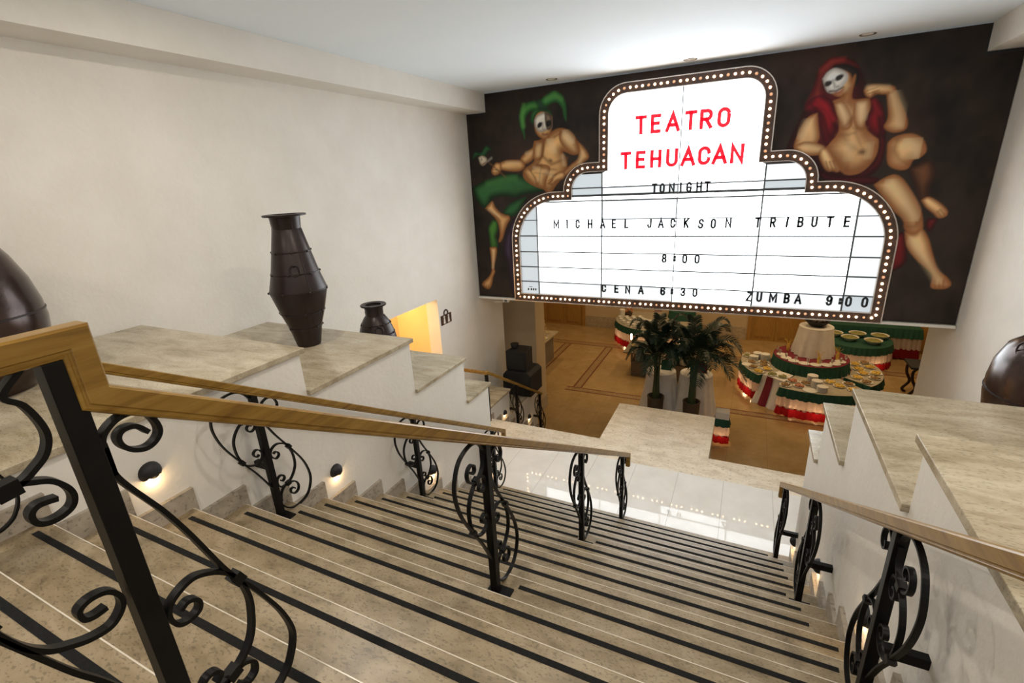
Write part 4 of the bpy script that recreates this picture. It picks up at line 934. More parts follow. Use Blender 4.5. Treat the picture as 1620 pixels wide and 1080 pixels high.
# small things under the sign and on the left wall
t = thing('emergency_light', 'small white fixture with a grey bar hanging under the left end of the sign', 'light', (-4.40, 8.46, 1.862))
obj('housing', MB().box(-4.36, -4.24, 8.42, 8.50, 1.79, 1.862), WHITEP, t, bevel=.004)
obj('bar', MB().box(-4.62, -4.36, 8.44, 8.47, 1.775, 1.795), CHROME, t)
obj('lens', MB().box(-4.33, -4.27, 8.412, 8.421, 1.80, 1.845), RAILD, t)
t = thing('ceiling_sensor', 'small brown sensor hanging under the middle of the sign above the palms', 'sensor', (-1.33, 8.46, 1.862))
obj('stem', MB().tube([(-1.33, 8.46, 1.865), (-1.33, 8.46, 1.81)], .008), SOCK, t); obj('head', MB().box(-1.40, -1.26, 8.43, 8.49, 1.785, 1.812), SOCK, t, bevel=.006)
# toilet sign
t = thing('restroom_sign', 'dark brown plaque with two figure cut-outs and ring on the left wall', 'sign', (XL, 7.1, 1.68))
m = MB().box(XL, XL+.012, 6.93, 7.27, 1.68, 1.86); obj('plaque', m, SOCK_D, t, bevel=.003)
c_ = [(7.10+.062*math.cos(2*PI*i/20), 1.885+.055*math.sin(2*PI*i/20)) for i in range(20)]
obj('ring', MB().tube([(XL+.008, a, b) for a, b in c_], .014, 6, True), SOCK_D, t, True)
for y in (7.03, 7.17):
    f = MB(); f.prism([(y+.022*math.cos(2*PI*i/14), 1.825+.022*math.sin(2*PI*i/14)) for i in range(14)], 'x', XL+.011, XL+.015)
    f.prism([(y-.034, 1.70), (y+.034, 1.70), (y+.016, 1.80), (y-.016, 1.80)], 'x', XL+.011, XL+.015)
    obj('figure_icon', f, PLASTER, t)

# ---------------------------------------------------------------- loudspeakers
t = thing('loudspeaker', 'wide black subwoofer standing on the low stepped wall', 'loudspeaker', (-4.3, 8.95, -.40))
def spk(t, x0, x1, y0, y1, z0, z1, rz=0):
    obj('cabinet', MB().box(x0, x1, y0, y1, z0, z1), BLACKG, t, bevel=.012)
    obj('grille', MB().box(x0+.03, x1-.03, y0-.012, y0-.001, z0+.05, z1-.04), BLACK, t, bevel=.004)
    obj('handle', MB().box(x1-.001, x1+.006, (y0+y1)/2-.06, (y0+y1)/2+.06, (z0+z1)/2-.02, (z0+z1)/2+.02), BLACK, t)
    m = MB()
    for x in (x0+.04, x1-.04):
        for y in (y0+.04, y1-.04): m.lathe([(.02, 0), (.018, -.02)], (x, y, z0), 8)
    return t
# subwoofer with splayed shoulders
m = MB(); m.prism([(-4.62, -.38), (-3.94, -.38), (-3.94, .10), (-4.02, .17), (-4.52, .17), (-4.60, .08)], 'y', 8.66, 9.30)
obj('cabinet', m, BLACKG, t, bevel=.012)
obj('grille', MB().box(-4.60, -3.99, 8.645, 8.659, -.34, .0), BLACK, t, bevel=.004)
m = MB()
for x in (-4.60, -4.0):
    for y in (8.72, 9.24): m.lathe([(.025, 0), (.02, .021)], (x, y, -.40), 10)
obj('foot', m, BLACK, t)
t = thing('loudspeaker', 'black top loudspeaker stacked on the wide subwoofer', 'loudspeaker', (-4.3, 8.98, .17))
m = MB(); m.prism([(-4.55, 8.75), (-4.07, 8.75), (-4.12, 9.22), (-4.50, 9.22)], 'z', .171, .60)
obj('cabinet', m, BLACKG, t, bevel=.012); obj('grille', MB().box(-4.52, -4.10, 8.735, 8.749,   .20, .56), BLACK, t, bevel=.004)
t = thing('spotlight', 'small black can light on top of the stacked loudspeaker', 'lamp', (-4.44, 9.0, .60))
obj('can', MB().lathe([(.075, .02), (.085, .03), (.085, .08), (.095, .085), (.095, .10), (.07, .10)], (-4.44, 9.0, .60), 20), BLACK, t, True)
obj('yoke', MB().box(-4.50, -4.38, 8.97, 9.03, .60, .63), BLACK, t)

# ---------------------------------------------------------------- cocktail tables
def drape(m, c, r0, r1, h, n=96, amp=.022, k=13, z0=.01, phase=0., gap=None):
    rows = []
    for i in range(9):
        t = i/8; z = h-(h-z0)*t; row = []
        for j in range(n+1):
            a = 2*PI*j/n
            fold = math.sin(a*k+phase+1.2*math.sin(a*2+phase)+.5*t)*amp*min(1, .12+t)*1.0+math.sin(a*5+phase)*amp*.7*t
            r = r0+(r1-r0)*t**1.3+fold
            row.append((c[0]+r*math.cos(a), c[1]+r*math.sin(a), z+c[2]))
        rows.append(row)
    return m.grid(rows)
for i, (x, y, r, lab, cl, lab2) in enumerate(((-1.72, 11.95, .36, 'left of the two white draped cocktail tables behind the palms', CLGREEN, 'dark green folded card standing on the left cocktail table'),
                              (-.875, 12.02, .385, 'right of the two white draped cocktail tables behind the palms', CLRED, 'red folded card standing on the right cocktail table'))):
    t = thing('cocktail_table', lab, 'table', (x, y, ZB))
    c = (x, y, ZB)
    obj('tablecloth', drape(MB(), c, r, r+.16, 1.10, phase=i*1.7), WHITECL, t, True)
    obj('table_top', MB().lathe([(.01, 1.075), (r-.01, 1.075), (r, 1.085), (r, 1.10), (r-.01, 1.104), (.01, 1.104)], c, 48), WHITECL, t, True)
    obj('pedestal', MB().lathe([(.25, .0), (.25, .02), (.03, .05), (.03, 1.07)], c, 16), IRON, t)
    t = thing('table_card', lab2, 'card', (x+.12, y+.12, ZB+1.105))
    m = MB().prism([(y+.04, ZB+1.106), (y+.05, ZB+1.106), (y+.13, ZB+1.33), (y+.21, ZB+1.106), (y+.22, ZB+1.106), (y+.13, ZB+1.345)], 'x', x-.02, x+.24)
    obj('folded_sheet', m, cl, t)
# ---------------------------------------------------------------- potted palms
def frond(base, az, length, rise, droop, rnd):
    m = MB(); P = []
    for i in range(15):
        t = i/14; d = length*(t-.10*t*t)
        h = rise*math.sin(t*PI*.62)-droop*t**2.4
        P.append(Vector((base[0]+math.cos(az)*d, base[1]+math.sin(az)*d, base[2]+h)))
    m.tube(P, lambda t: .009*(1-t)+.002, 5)
    for i in range(2, 15):
        for sub in (0, .33, .66):
            if i == 14 and sub > 0: break
            a = P[i].lerp(P[min(i+1, 14)], sub); tg = (P[min(i+1, 14)]-P[i-1]).normalized(); t = (i+sub)/14
            L_ = (.30*math.sin(PI*min(1, .18+.80*t))**.7+.08)*length
            side = tg.cross(Vector((0, 0, 1))); side = side.normalized() if side.length > .05 else Vector((1, 0, 0))
            upv = side.cross(tg).normalized()
            for s in (-1, 1):
                dr = (side*s*.80+tg*(.62+rnd.uniform(-.1, .1))+upv*.22).normalized()
                w = .017; q = tg*w
                mid = a+dr*L_*.55+Vector((0, 0, -.02*L_)); tip = a+dr*L_+Vector((0, 0, -.30*L_))
                nq = dr.cross(tg).normalized()*.004
                m.add([a-q*.6, a+q*.6, mid+q, tip, mid-q, mid+nq], [(0, 1, 5), (1, 2, 5), (2, 3, 5), (3, 4, 5), (4, 0, 5)])
    return m
def palm(c, lab, seed, spread):
    rnd = random.Random(seed); t = thing('potted_palm', lab, 'plant', c)
    pot = obj('woven_pot', MB().lathe([(.13, 0), (.15, .02), (.185, .30), (.195, .56), (.19, .62), (.205, .63), (.205, .66), (.175, .66), (.165, .56), (.01, .55)], c, 32), BASKET, t, True)
    m = MB()
    for k in range(7):
        a = 2*PI*k/7; b = Vector((c[0]+.05*math.cos(a), c[1]+.05*math.sin(a), c[2]+.55)); e = Vector((c[0]+.10*math.cos(a)*(.6+.5*rnd.random()), c[1]+.10*math.sin(a), c[2]+1.75))
        m.tube([b, b.lerp(e, .5)+Vector((-.02*math.cos(a), -.02*math.sin(a), 0)), e], lambda s: .036*(1-s)+.011, 8)
    obj('stems', m, STEMM, t, True)
    for k in range(22):
        az = 2*PI*k*.382+rnd.uniform(-.2, .2); u = k/21
        ln = spread*(.8+.4*rnd.random())*(1-.35*u); rise = .30+.55*u+.15*rnd.random(); dr = .50*(1-u)*spread+.10
        b = (c[0]+.05*math.cos(az), c[1]+.05*math.sin(az), c[2]+1.62+.22*u)
        obj('frond', frond(b, az, ln, rise, dr, rnd), GREEN1, t)
palm((-1.735, 11.32, ZB), 'left potted palm in a woven pot before the draped cocktail tables', 4, .84)
palm((-.885, 11.30, ZB), 'right potted palm in a woven pot with fronds reaching right', 11, 1.12)

# ---------------------------------------------------------------- swagged buffet tables
def skirt_path(path, h, t, closed=False, hem=.05, gold=False):
    """three pleated bands hanging from a table edge; path = list of (x, y) going round the outside"""
    P = [Vector(p) for p in path]; cum = [0]
    for a, b in zip(P, P[1:]): cum.append(cum[-1]+(b-a).length)
    n = int(cum[-1]/.022); pts = []
    for i in range(n+1):
        s = cum[-1]*i/n; k = max(j for j in range(len(cum)-1) if cum[j] <= s+1e-9); u = (s-cum[k])/max(1e-6, cum[k+1]-cum[k])
        p = P[k].lerp(P[k+1], u); d = (P[k+1]-P[k]).normalized(); pts.append((p, Vector((d.y, -d.x)), s))
    def band(nm, za, zb, mt, o0, o1, wav):
        rows = []
        for q in range(4):
            u = q/3; z = za+(zb-za)*u; row = []
            for p, nr, s in pts:
                off = o0+(o1-o0)*u+.020*u*math.sin(s*2*PI/.13)+.010*u*math.sin(s*2*PI/.31+1)
                zz = z+(wav*u*math.sin(s*2*PI/.27)); pp = p+nr*off; row.append((pp.x, pp.y, ZB+zz))
            rows.append(row)
        obj(nm, MB().grid(rows), mt, t, True, fix=False)
    a = h*.70; b = h*.36
    band('green_band', h, a, CLGREEN, .006, .035, .008)
    band('white_band', h-.02, b-.02, CLPINK, .001, .022, .006)
    band('red_band', b+.01, hem, CLRED, .012, .030, .008)
def under_lamp(t, x, y, p=1.5, z=.22): lamp('under_table_lamp', 'POINT', (x, y, ZB+z), p, (1.0, .62, .34), .06, t)
def top_poly(poly, h, mt, t, nm='table_top'):
    a = sum(poly[i][0]*poly[(i+1) % len(poly)][1]-poly[(i+1) % len(poly)][0]*poly[i][1] for i in range(len(poly)))
    if a < 0: poly = poly[::-1]
    obj(nm, MB().prism(poly, 'z', ZB+h-.03, ZB+h), mt, t)
def arcp(c, r, a0, a1, n=18): return [(c[0]+r*math.cos(math.radians(a0+(a1-a0)*i/n)), c[1]+r*math.sin(math.radians(a0+(a1-a0)*i/n))) for i in range(n+1)]
CC = (1.80, 14.35)
def sector(lab, a0, a1, r0_, r1_, h, topm, lights):
    mid = math.radians((a0+a1)/2); t = thing('buffet_table', lab, 'table', (CC[0]+r1_*.8*math.cos(mid), CC[1]+r1_*.8*math.sin(mid), ZB), 'swagged buffet tables')
    o = arcp(CC, r1_, a0, a1); i_ = arcp(CC, r0_, a1, a0); top_poly(o+i_, h, topm, t)
    skirt_path([i_[-1]]+o+[i_[0]], h, t)
    legs = MB()
    for a in (a0+8, a1-8):
        for r in (r0_+.1, r1_-.1): x = CC[0]+r*math.cos(math.radians(a)); y = CC[1]+r*math.sin(math.radians(a)); legs.box(x-.02, x+.02, y-.02, y+.02, ZB, ZB+h-.03)
    obj('legs', legs, IRON, t)
    for a in lights: under_lamp(t, CC[0]+(r1_-.16)*math.cos(math.radians(a)), CC[1]+(r1_-.16)*math.sin(math.radians(a)))
    return t
def round_table(lab, c, r, h, topm, lights=2, p=1.5):
    t = thing('buffet_table', lab, 'table', (c[0], c[1], ZB), 'swagged buffet tables')
    top_poly(arcp(c, r, 0, 350, 47), h, topm, t); skirt_path(arcp(c, r, 0, 360, 48), h, t)
    obj('pedestal', MB().lathe([(.3, 0), (.3, .03), (.05, .06), (.05, h-.03)], (c[0], c[1], ZB), 16), IRON, t)
    for k in range(lights): a = -PI/2+(k-(lights-1)/2)*1.1; under_lamp(t, c[0]+(r-.18)*math.cos(a), c[1]+(r-.18)*math.sin(a), p)
    return t
sector('left curved buffet table of platters with a tricolour skirt', 158, 222, .95, 1.68, .76, TOPCL, (170, 190, 210))
sector('front curved buffet table with a tricolour skirt below the round centre table', 246, 308, .95, 1.93, .76, TOPCL, (255, 272, 290))
sector('right curved buffet table of yellow platters beside the round centre table', -42, 28, .95, 1.62, .76, TOPCL, (-20, 10))
round_table('round red-topped centre table with a green and white skirt', (1.80, 14.40), .88, 1.02, CLWINE, 2, 1.2)
# raised white column table
t = thing('column_table', 'tall white draped round stand in the middle of the red centre table', 'stand', (1.86, 14.62, ZB+1.02))
c = (1.86, 14.62, ZB+1.02)
obj('tablecloth', drape(MB(), c, .40, .50, .78, amp=.03, k=14), WHITECL, t, True)
obj('table_top', MB().lathe([(.01, .755), (.40, .755), (.405, .77), (.40, .785), (.01, .785)], c, 40), WHITECL, t)
t = thing('dark_centrepiece', 'dark wide bowl on top of the tall white draped stand', 'bowl', (1.86, 14.62, ZB+1.808))
obj('bowl', MB().lathe([(.12, 0), (.16, .01), (.30, .14), (.31, .16), (.29, .16), (.14, .03), (.01, .02)], (1.86, 14.62, ZB+1.808), 32), BLACKG, t, True)
m = MB()
for k in range(9): a = 2*PI*k/9; m.sphere((1.86+.17*math.cos(a), 14.62+.17*math.sin(a), ZB+1.808+.14), .075, 10, 7)
obj('fruit', m, VASEM, t, True)
# white cloth with a wine red runner between left and front tables
def bp_(a, r): return (CC[0]+r*math.cos(math.radians(a)), CC[1]+r*math.sin(math.radians(a)))
t = thing('side_table', 'white draped table with a wine red runner between two curved buffets', 'table', (*bp_(234, 1.3), ZB))
q = [bp_(223.5, 1.0), bp_(223, 1.55), bp_(245, 1.55), bp_(244.5, 1.0)]; top_poly(q, .77, WHITECL, t)
A_, B_ = Vector(q[1]), Vector(q[2]); dd = (B_-A_); nn = Vector((dd.y, -dd.x)).normalized()
rows = []
for i in range(8):
    u = i/7; row = []
    for j in range(41):
        s = j/40; p = A_.lerp(B_, s)+nn*(.006+.22*u**1.4+.022*u*math.sin(s*19+1))+dd*((s-.5)*.30*u); row.append((p.x, p.y, ZB+.77-.765*u))
    rows.append(row)
obj('tablecloth', MB().grid(rows), WHITECL, t, True)
obj('wine_red_runner', MB().grid([[(Vector(p)+Vector((nn.x, nn.y, 0))*.02) for p in row[9:22]] for row in rows]), CLWINE, t, True)
obj('legs', MB().tube([(*bp_(234, 1.2), ZB), (*bp_(234, 1.2), ZB+.74)], .03), IRON, t)
# tables further back
SC = (3.25, 17.15)
round_table('round buffet table carrying wide salad bowls, right of the centre tables', SC, .92, .76, CLGREEN, 2)
t = thing('buffet_table', 'long skirted buffet table against the far wall on the right', 'table', (3.6, 18.0, ZB), 'swagged buffet tables')
top_poly([(2.2, 17.75), (5.0, 17.75), (5.0, 18.35), (2.2, 18.35)], 1.0, CLGREEN, t); skirt_path([(2.2, 18.35), (2.2, 17.75), (5.0, 17.75), (5.0, 18.35)], 1.0, t)
obj('legs', MB().box(2.3, 2.34, 17.8, 17.84, ZB, ZB+.97).box(4.86, 4.9, 17.8, 17.84, ZB, ZB+.97), IRON, t)
BC = (-2.75, 17.55)
t = thing('buffet_table', 'round coffee buffet table with a tricolour skirt behind the grey counter', 'table', (BC[0], BC[1], ZB), 'swagged buffet tables')
q = arcp(BC, 1.50, 146, 394, 40); top_poly(q, .80, TOPCL, t); skirt_path(q, .80, t)
obj('pedestal', MB().lathe([(.3, 0), (.3, .03), (.05, .06), (.05, .77)], (BC[0], BC[1], ZB), 16), IRON, t)
for dx, dy in ((-1.0, -.7), (-.2, -1.2), (.8, -.9)): under_lamp(t, BC[0]+dx, BC[1]+dy, 2.5)
t = thing('display_drum', 'dark green draped drum standing on the coffee buffet', 'stand', (-1.95, 17.95, ZB+.80)); c = (-1.95, 17.95, ZB+.801)
obj('cloth', drape(MB(), c, .46, .49, .30, amp=.012, k=24, z0=0.003), CLGREEN, t, True); obj('drum_top', MB().lathe([(.01, .285), (.46, .285), (.465, .30), (.01, .302)], c, 40), CLGREEN, t)
# little tricolour stand
t = thing('draped_stand', 'narrow stand draped in green white and red beside the stone platform', 'stand', (-.16, 10.72, ZB))
top_poly([(-.30, 10.6), (-.03, 10.6), (-.03, 10.85), (-.30, 10.85)], .80, WHITECL, t); skirt_path([(-.30, 10.85), (-.30, 10.6), (-.03, 10.6), (-.03, 10.85), (-.30, 10.85)], .66, t)
obj('white_valance', MB().box(-.31, -.02, 10.59, 10.86, ZB+.64, ZB+.765), WHITECL, t, bevel=.01); under_lamp(t, -.165, 10.72, 1.2)
obj('legs', MB().box(-.18, -.15, 10.70, 10.73, ZB, ZB+.77), IRON, t)

# ---------------------------------------------------------------- grey wooden island counter
t = thing('island_counter', 'grey brown serving counter with an open shelf behind the two palms', 'counter', (-1.9, 14.3, ZB))
obj('counter_top', MB().box(-3.12, -.70, 13.72, 14.95, ZB+.79, ZB+.83), WOODG, t, bevel=.006)
obj('shelf', MB().box(-2.92, -.86, 13.86, 14.85, ZB+.47, ZB+.50), WOODG, t)
m = MB().box(-2.92, -.86, 13.95, 14.85, ZB, ZB+.47).box(-2.92, -2.86, 13.88, 13.95, ZB+.50, ZB+.79).box(-.92, -.86, 13.88, 13.95, ZB+.50, ZB+.79).box(-2.92, -.86, 14.35, 14.85, ZB+.50, ZB+.79)
obj('carcass', m, WOODG, t)
for k in range(4):
    a = -2.90+k*.51; d = obj('cabinet_door', MB().box(a+.012, a+.498, 13.93, 13.95, ZB+.06, ZB+.44).box(a+.06, a+.45, 13.922, 13.93, ZB+.11, ZB+.39), WOODG, t)
    obj('knob', MB().sphere((a+.45, 13.915, ZB+.28), .012, 8, 6), IRON, d)
gr = 'stacked plates on the counter shelf'
for k in range(6):
    c = (-2.70+k*.33, 14.05, ZB+.501); prof = []
    for j in range(9): prof += [(.115, .028*j), (.130, .028*j+.012), (.130, .028*j+.018), (.118, .028*j+.022)]
    o = obj('plate_stack', MB().lathe(prof, c, 24), CHINA, origin=c, smooth=False); tag(o, 'stack of white plates on the open shelf of the grey counter', 'plates', gr)
for k in range(5):
    c = (-2.85+k*.48, 14.25+.18*(k % 2), ZB+.831)
    if k == 0: tt = thing('serving_bowl', 'shallow serving bowl of food on the grey counter', 'bowl', c, 'bowls on the grey counter'); root0 = tt; obj('bowl', MB().lathe([(.07, 0), (.09, .01), (.16, .07), (.165, .08), (.15, .075), (.01, .03)], c, 24), CHINA, tt, True); obj('food', MB().lathe([(.145, .055), (.10, .085), (.01, .10)], c, 20), FOOD[k % 4], tt, True)
    else: dup(root0, c)
for k, (x, y) in enumerate(((-2.93, 13.95), (-1.55, 13.98), (-1.02, 13.95))):
    t2 = thing('hot_lamp', 'slim lit lamp on the '+('left end of the grey counter' if k == 0 else ('middle of the grey counter' if k == 1 else 'right end of the grey counter')), 'lamp', (x, y, ZB+.83))
    obj('stand', MB().lathe([(.05, 0), (.05, .012), (.012, .02), (.012, .34)], (x, y, ZB+.83), 14), CHROME, t2)
    obj('lit_tube', MB().lathe([(.016, .34), (.02, .36), (.02, .50), (.012, .52)], (x, y, ZB+.83), 12), GLOWW, t2, True)
# left counter with lattice tower ornament
t = thing('side_counter', 'pale topped counter at the left edge of the ballroom', 'counter', (-6.3, 14.1, ZB))
obj('counter_top', MB().box(-7.4, -5.58, 13.35, 14.75, ZB+.90, ZB+.95), CAPM, t, bevel=.006); obj('carcass', MB().box(-7.3, -5.74, 13.45, 14.65, ZB, ZB+.90), WOODG, t)
t = thing('lattice_tower', 'gold lattice tower ornament standing on the pale counter', 'ornament', (-5.95, 14.2, ZB+.95))
m = MB(); bx, by, bz = -5.95, 14.2, ZB+.95
def lw(z): return .16*math.exp(-2.6*z)+.012
for sx in (-1, 1):
    for sy in (-1, 1): m.tube([(bx+sx*lw(z), by+sy*lw(z), bz+z) for z in [i*.09 for i in range(12)]], .011, 6)
lv = [0.05, .2, .34, .48, .62, .78]
for a, b in zip(lv, lv[1:]):
    for sx, sy, tx, ty in ((-1,-1,1,-1), (1,-1,1,1), (1,1,-1,1), (-1,1,-1,-1)):
        m.tube([(bx+sx*lw(a), by+sy*lw(a), bz+a), (bx+tx*lw(b), by+ty*lw(b), bz+b)], .006, 5); m.tube([(bx+tx*lw(a), by+ty*lw(a), bz+a), (bx+sx*lw(b), by+sy*lw(b), bz+b)], .006, 5)
GOLD = mat('pale_gold_metal', (.62, .48, .26), .3, .6)
obj('lattice', m, GOLD, t); m = MB()
for z in (.20, .48): w = lw(z)+.02; m.box(bx-w, bx+w, by-w, by+w, bz+z, bz+z+.025)
obj('platforms', m, GOLD, t); obj('spire', MB().lathe([(.02, .98), (.012, 1.05), (.002, 1.20)], (bx, by, bz), 8), GOLD, t)
t = thing('food_plate', 'plate of food beside the gold tower ornament', 'plate', (-5.78, 13.85, ZB+.951))
obj('plate', MB().lathe([(.08, 0), (.15, .02), (.155, .025), (.10, .012)], (-5.78, 13.85, ZB+.951), 24), CHINA, t, True); obj('food', MB().lathe([(.10, .014), (.07, .05), (.01, .06)], (-5.78, 13.85, ZB+.951), 16), FOOD[0], t, True)
# dark furniture on the right
t = thing('console_table', 'dark console with scrolled iron legs by the right wall', 'table', (4.5, 14.9, ZB))
obj('table_top', MB().box(4.02, 4.95, 14.5, 15.2, ZB+.86, ZB+.92), BLACKG, t, bevel=.01)
for x in (4.16, 4.85):
    for y in (14.58, 15.12):
        P = spline([(x, ZB+.01), (x-.07, ZB+.10), (x+.05, ZB+.32), (x-.04, ZB+.55), (x-.06, ZB+.75), (x, ZB+.86)], 5)
        obj('leg', MB().tube([(p.x, y, p.y) for p in P], .035, 8), VASEM, t, True)
t = thing('dark_table', 'low dark table between the right buffet and the right wall', 'table', (3.5, 13.4, ZB))
obj('table_top', MB().box(2.95, 4.0, 13.0, 13.75, ZB+.44, ZB+.48), BLACKG, t, bevel=.008)
for x in (3.02, 3.93):
    for y in (13.07, 13.68): obj('leg', MB().box(x-.025, x+.025, y-.025, y+.025, ZB, ZB+.44), BLACKG, t)

# ---------------------------------------------------------------- plates, stacks, bowls, cups, glasses
def platter_proto(c, f, lab, grp, r=.132):
    t = thing('platter', lab, 'plate', c, grp)
    obj('plate', MB().lathe([(r*.55, 0), (r, .018), (r*1.03, .022), (r*1.0, .024), (r*.6, .008), (.005, .008)], c, 24), CHINA, t, True)
    m = MB(); rr = random.Random(int(f*7))
    for k in range(26):
        a = rr.uniform(0, 2*PI); q = r*.72*math.sqrt(rr.random()); m.sphere((c[0]+q*math.cos(a), c[1]+q*math.sin(a), c[2]+.018+.02*rr.random()), .024+.012*rr.random(), 6, 4, .7)
    obj('food', m, FOOD[f], t)
    return t
def spread(lab, grp, f, pts, h):
    root = None
    for a, r in pts:
        x, y = bp_(a, r); c = (x, y, ZB+h+.001)
        if root is None: root = platter_proto(c, f, lab, grp)
        else: dup(root, c, rotz=R_.uniform(0, 6))
spread('white platter of brown mixed food on the left curved buffet', 'brown platters on the left buffet', 1, [(162,1.12),(162,1.42),(187,1.12),(189,1.42),(199,1.16),(204,1.50)], .76)
spread('white platter of yellow food on the left curved buffet', 'yellow platters on the left buffet', 0, [(212,1.22),(216,1.53)], .76)
o = platter_proto((*bp_(170, 1.55), ZB+.761), 2, 'single white platter of green food at the back left of the left buffet', 'green platter', .13)
spread('round platter on the white table with wine red runner', 'platters on the white runner table', 2, [(228,1.38),(238,1.3)], .77)
spread('white platter of yellow fruit on the right curved buffet', 'yellow platters on the right buffet', 0, [(-30,1.15),(-12,1.2),(2,1.12),(11,1.42),(20,1.16),(-6,1.46)], .76)
spread('white platter of brown food on the right curved buffet', 'brown platters on the right buffet', 1, [(-36,1.42),(-20,1.46),(24,1.45)], .76)
spread('white platter of red sliced food on the front curved buffet', 'red platters on the front buffet', 3, [(250,1.38),(258,1.62)], .76)
spread('white platter of yellow food on the front curved buffet', 'yellow platters on the front buffet', 0, [(292,1.40),(299,1.65),(288,1.15)], .76)
spread('white platter of dark food on the front curved buffet', 'dark platters on the front buffet', 1, [(248.5,1.74),(262,1.36),(304,1.32)], .76)
def stack(c, n, lab, grp, r=.12):
    prof = []
    for j in range(n): prof += [(r*.85, .02*j), (r, .02*j+.009), (r, .02*j+.014), (r*.9, .02*j+.017)]
    prof += [(.004, .02*n-.004)]
    return tag(obj('plate_stack', MB().lathe(prof, c, 24), CHINA, origin=c), lab, 'plates', grp)
for i, (a, r, n, w) in enumerate(((268, 1.22, 10, 'rearmost stack of plates'), (271, 1.50, 9, 'middle stack of plates'), (274, 1.74, 7, 'nearest stack of plates'))): stack((*bp_(a, r), ZB+.761), n, w+' on the front curved buffet', 'plate stacks on the front buffet')
for i, (a, r, n, w) in enumerate(((175, 1.10, 9, 'right stack of plates beside the red centre table'), (171, 1.30, 8, 'middle stack of plates'), (179, 1.38, 6, 'left stack of plates'))): stack((*bp_(a, r-.02), ZB+.763), n, w+' on the left curved buffet', 'plate stacks on the left buffet')
o = stack((*bp_(266, 1.77), ZB+.761), 1, 'single large white plate at the front edge of the front buffet', 'loose plates', .16)
o = stack((*bp_(196, 1.58), ZB+.761), 1, 'single large white plate at the left end of the left buffet', 'loose plates', .14)
for i in range(8):
    a = 190+i*21; x, y = CC[0]+.70*math.cos(math.radians(a)), 14.40+.70*math.sin(math.radians(a))
    if i == 0:
        pl = stack((x, y, ZB+1.021), 1, 'white plate on the red round centre table', 'plates on the red centre table', .13)
    else: c_ = pl.copy(); COL.objects.link(c_); c_.location = (x, y, ZB+1.021)
gm = None
for i in range(9):
    a = 180+i*20; x, y = CC[0]+.80*math.cos(math.radians(a)), 14.40+.80*math.sin(math.radians(a))
    if gm is None:
        gm = obj('wine_glass', MB().lathe([(.03, 0), (.03, .004), (.005, .008), (.005, .08), (.03, .11), (.034, .15), (.028, .19)], (x, y, ZB+1.021), 14, cap=False), GLASS, origin=(x, y, ZB+1.021), smooth=True); tag(gm, 'clear wine glass on the red round centre table', 'glass', 'glasses on the red centre table')
    else: c_ = gm.copy(); COL.objects.link(c_); c_.location = (x, y, ZB+1.021)
vs0 = None
for i, a in enumerate((152, 282, 345)):
    x, y = CC[0]+.60*math.cos(math.radians(a)), 14.40+.60*math.sin(math.radians(a)); c = (x, y, ZB+1.021); lab = 'amber vase of dried yellow grass '+('left of' if i == 0 else ('in front of' if i == 1 else 'right of'))+' the white stand'
    t = thing('grass_vase', lab, 'vase', c, 'amber grass vases'); obj('vase', MB().lathe([(.03, 0), (.035, .01), (.045, .14), (.03, .18), (.034, .20)], c, 14), FOOD[0], t, True)
    m = MB()
    for k in range(14): b = R_.uniform(0, 6.3); m.tube([(x, y, c[2]+.15), (x+.05*math.cos(b), y+.05*math.sin(b), c[2]+.27), (x+.11*math.cos(b), y+.11*math.sin(b), c[2]+.33)], .003, 4)
    obj('grass', m, FOOD[0], t)
SB = None
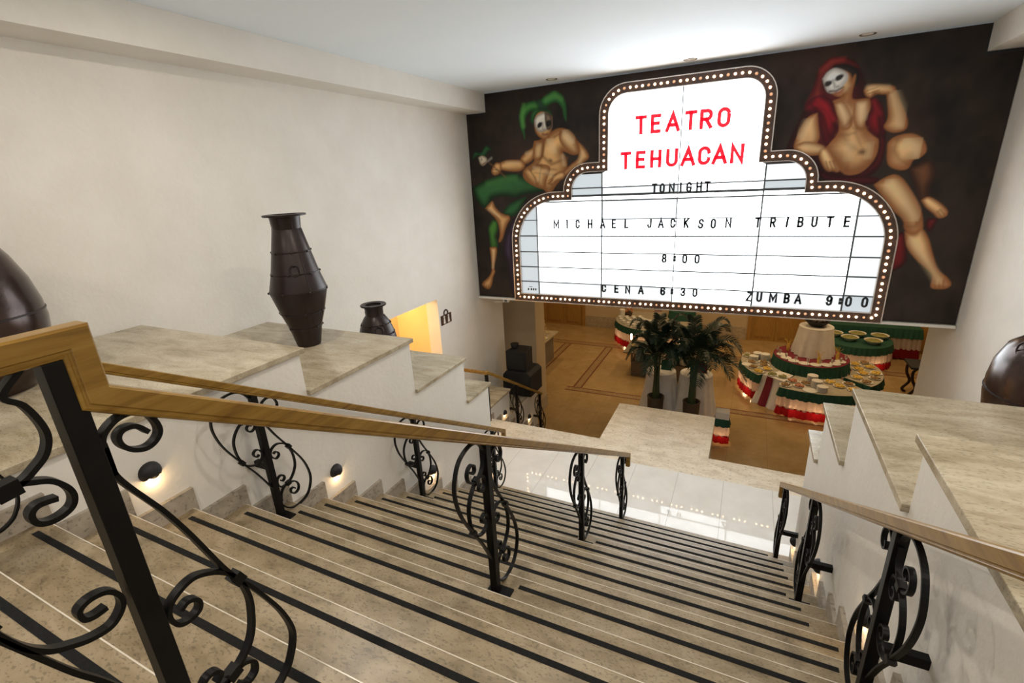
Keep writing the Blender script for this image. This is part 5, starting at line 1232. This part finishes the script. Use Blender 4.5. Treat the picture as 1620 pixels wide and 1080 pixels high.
for i, (dx, dy, w) in enumerate(((-.55, .12, 'leftmost rear'), (-.20, -.25, 'front left'), (.06, .22, 'rear middle'), (.36, -.42, 'nearest'), (.62, .15, 'rightmost'))):
    c = (SC[0]+dx, SC[1]+dy, ZB+.761)
    if SB is None:
        SB = thing('salad_bowl', w+' of the wide white salad bowls on the round green table', 'bowl', c, 'salad bowls')
        obj('bowl', MB().lathe([(.09, 0), (.11, .01), (.22, .11), (.235, .13), (.22, .128), (.10, .03), (.005, .025)], c, 28), CHINA, SB, True); obj('salad', MB().lathe([(.205, .105), (.14, .14), (.06, .15), (.005, .155)], c, 24), FOOD[2], SB, True)
    else: dup(SB, c, w+' of the wide white salad bowls on the round green table')
cp = None
for i in range(40):
    a = math.radians(195+(i % 10)*12); r = 1.34-.24*(i//10); c = (BC[0]+r*math.cos(a), BC[1]+r*math.sin(a), ZB+.801)
    if cp is None:
        cp = thing('coffee_cup', 'small white coffee cup on the round coffee buffet', 'cup', c, 'coffee cups'); obj('cup', MB().lathe([(.04, .0), (.07, .03), (.078, .12), (.07, .12), (.01, .02)], c, 14), CHINA, cp, True); obj('saucer', MB().lathe([(.03, 0), (.10, .012), (.10, .015), (.02, .006)], c, 16), CHINA, cp, True)
    else: dup(cp, c)
t = thing('flower_basket', 'dark basket of dried flowers on the left side of the coffee buffet', 'basket', (-3.88, 17.75, ZB+.801)); c = (-3.88, 17.75, ZB+.801)
obj('basket', MB().lathe([(.12, 0), (.17, .12), (.18, .14), (.15, .13)], c, 20), BASKET, t, True); m = MB()
for k in range(16): m.sphere((c[0]+R_.uniform(-.15, .15), c[1]+R_.uniform(-.12, .12), c[2]+.16+R_.uniform(0, .14)), .04, 7, 5)
obj('flowers', m, FOOD[3], t)
o = obj('pillar_candle', MB().lathe([(.10, 0), (.10, .32), (.09, .33), (.005, .325)], (-4.02, 17.40, ZB+.801), 20), WHITECL, origin=(-4.02, 17.40, ZB+.801), smooth=True); tag(o, 'thick white candle on the left end of the coffee buffet', 'candle')
t = thing('green_bottle', 'green glass bottle glinting behind the left palm', 'bottle', (-1.55, 14.55, ZB+.831)); obj('glass', MB().lathe([(.04, 0), (.045, .01), (.045, .20), (.015, .27), (.015, .34), (.018, .345)], (-1.55, 14.55, ZB+.831), 14), mat('green_bottle_glass', (.02, .35, .22), .1), t, True)
obj('cap', MB().lathe([(.018, .346), (.018, .37)], (-1.55, 14.55, ZB+.831), 12), CHROME, t)
bpy.context.view_layer.update()
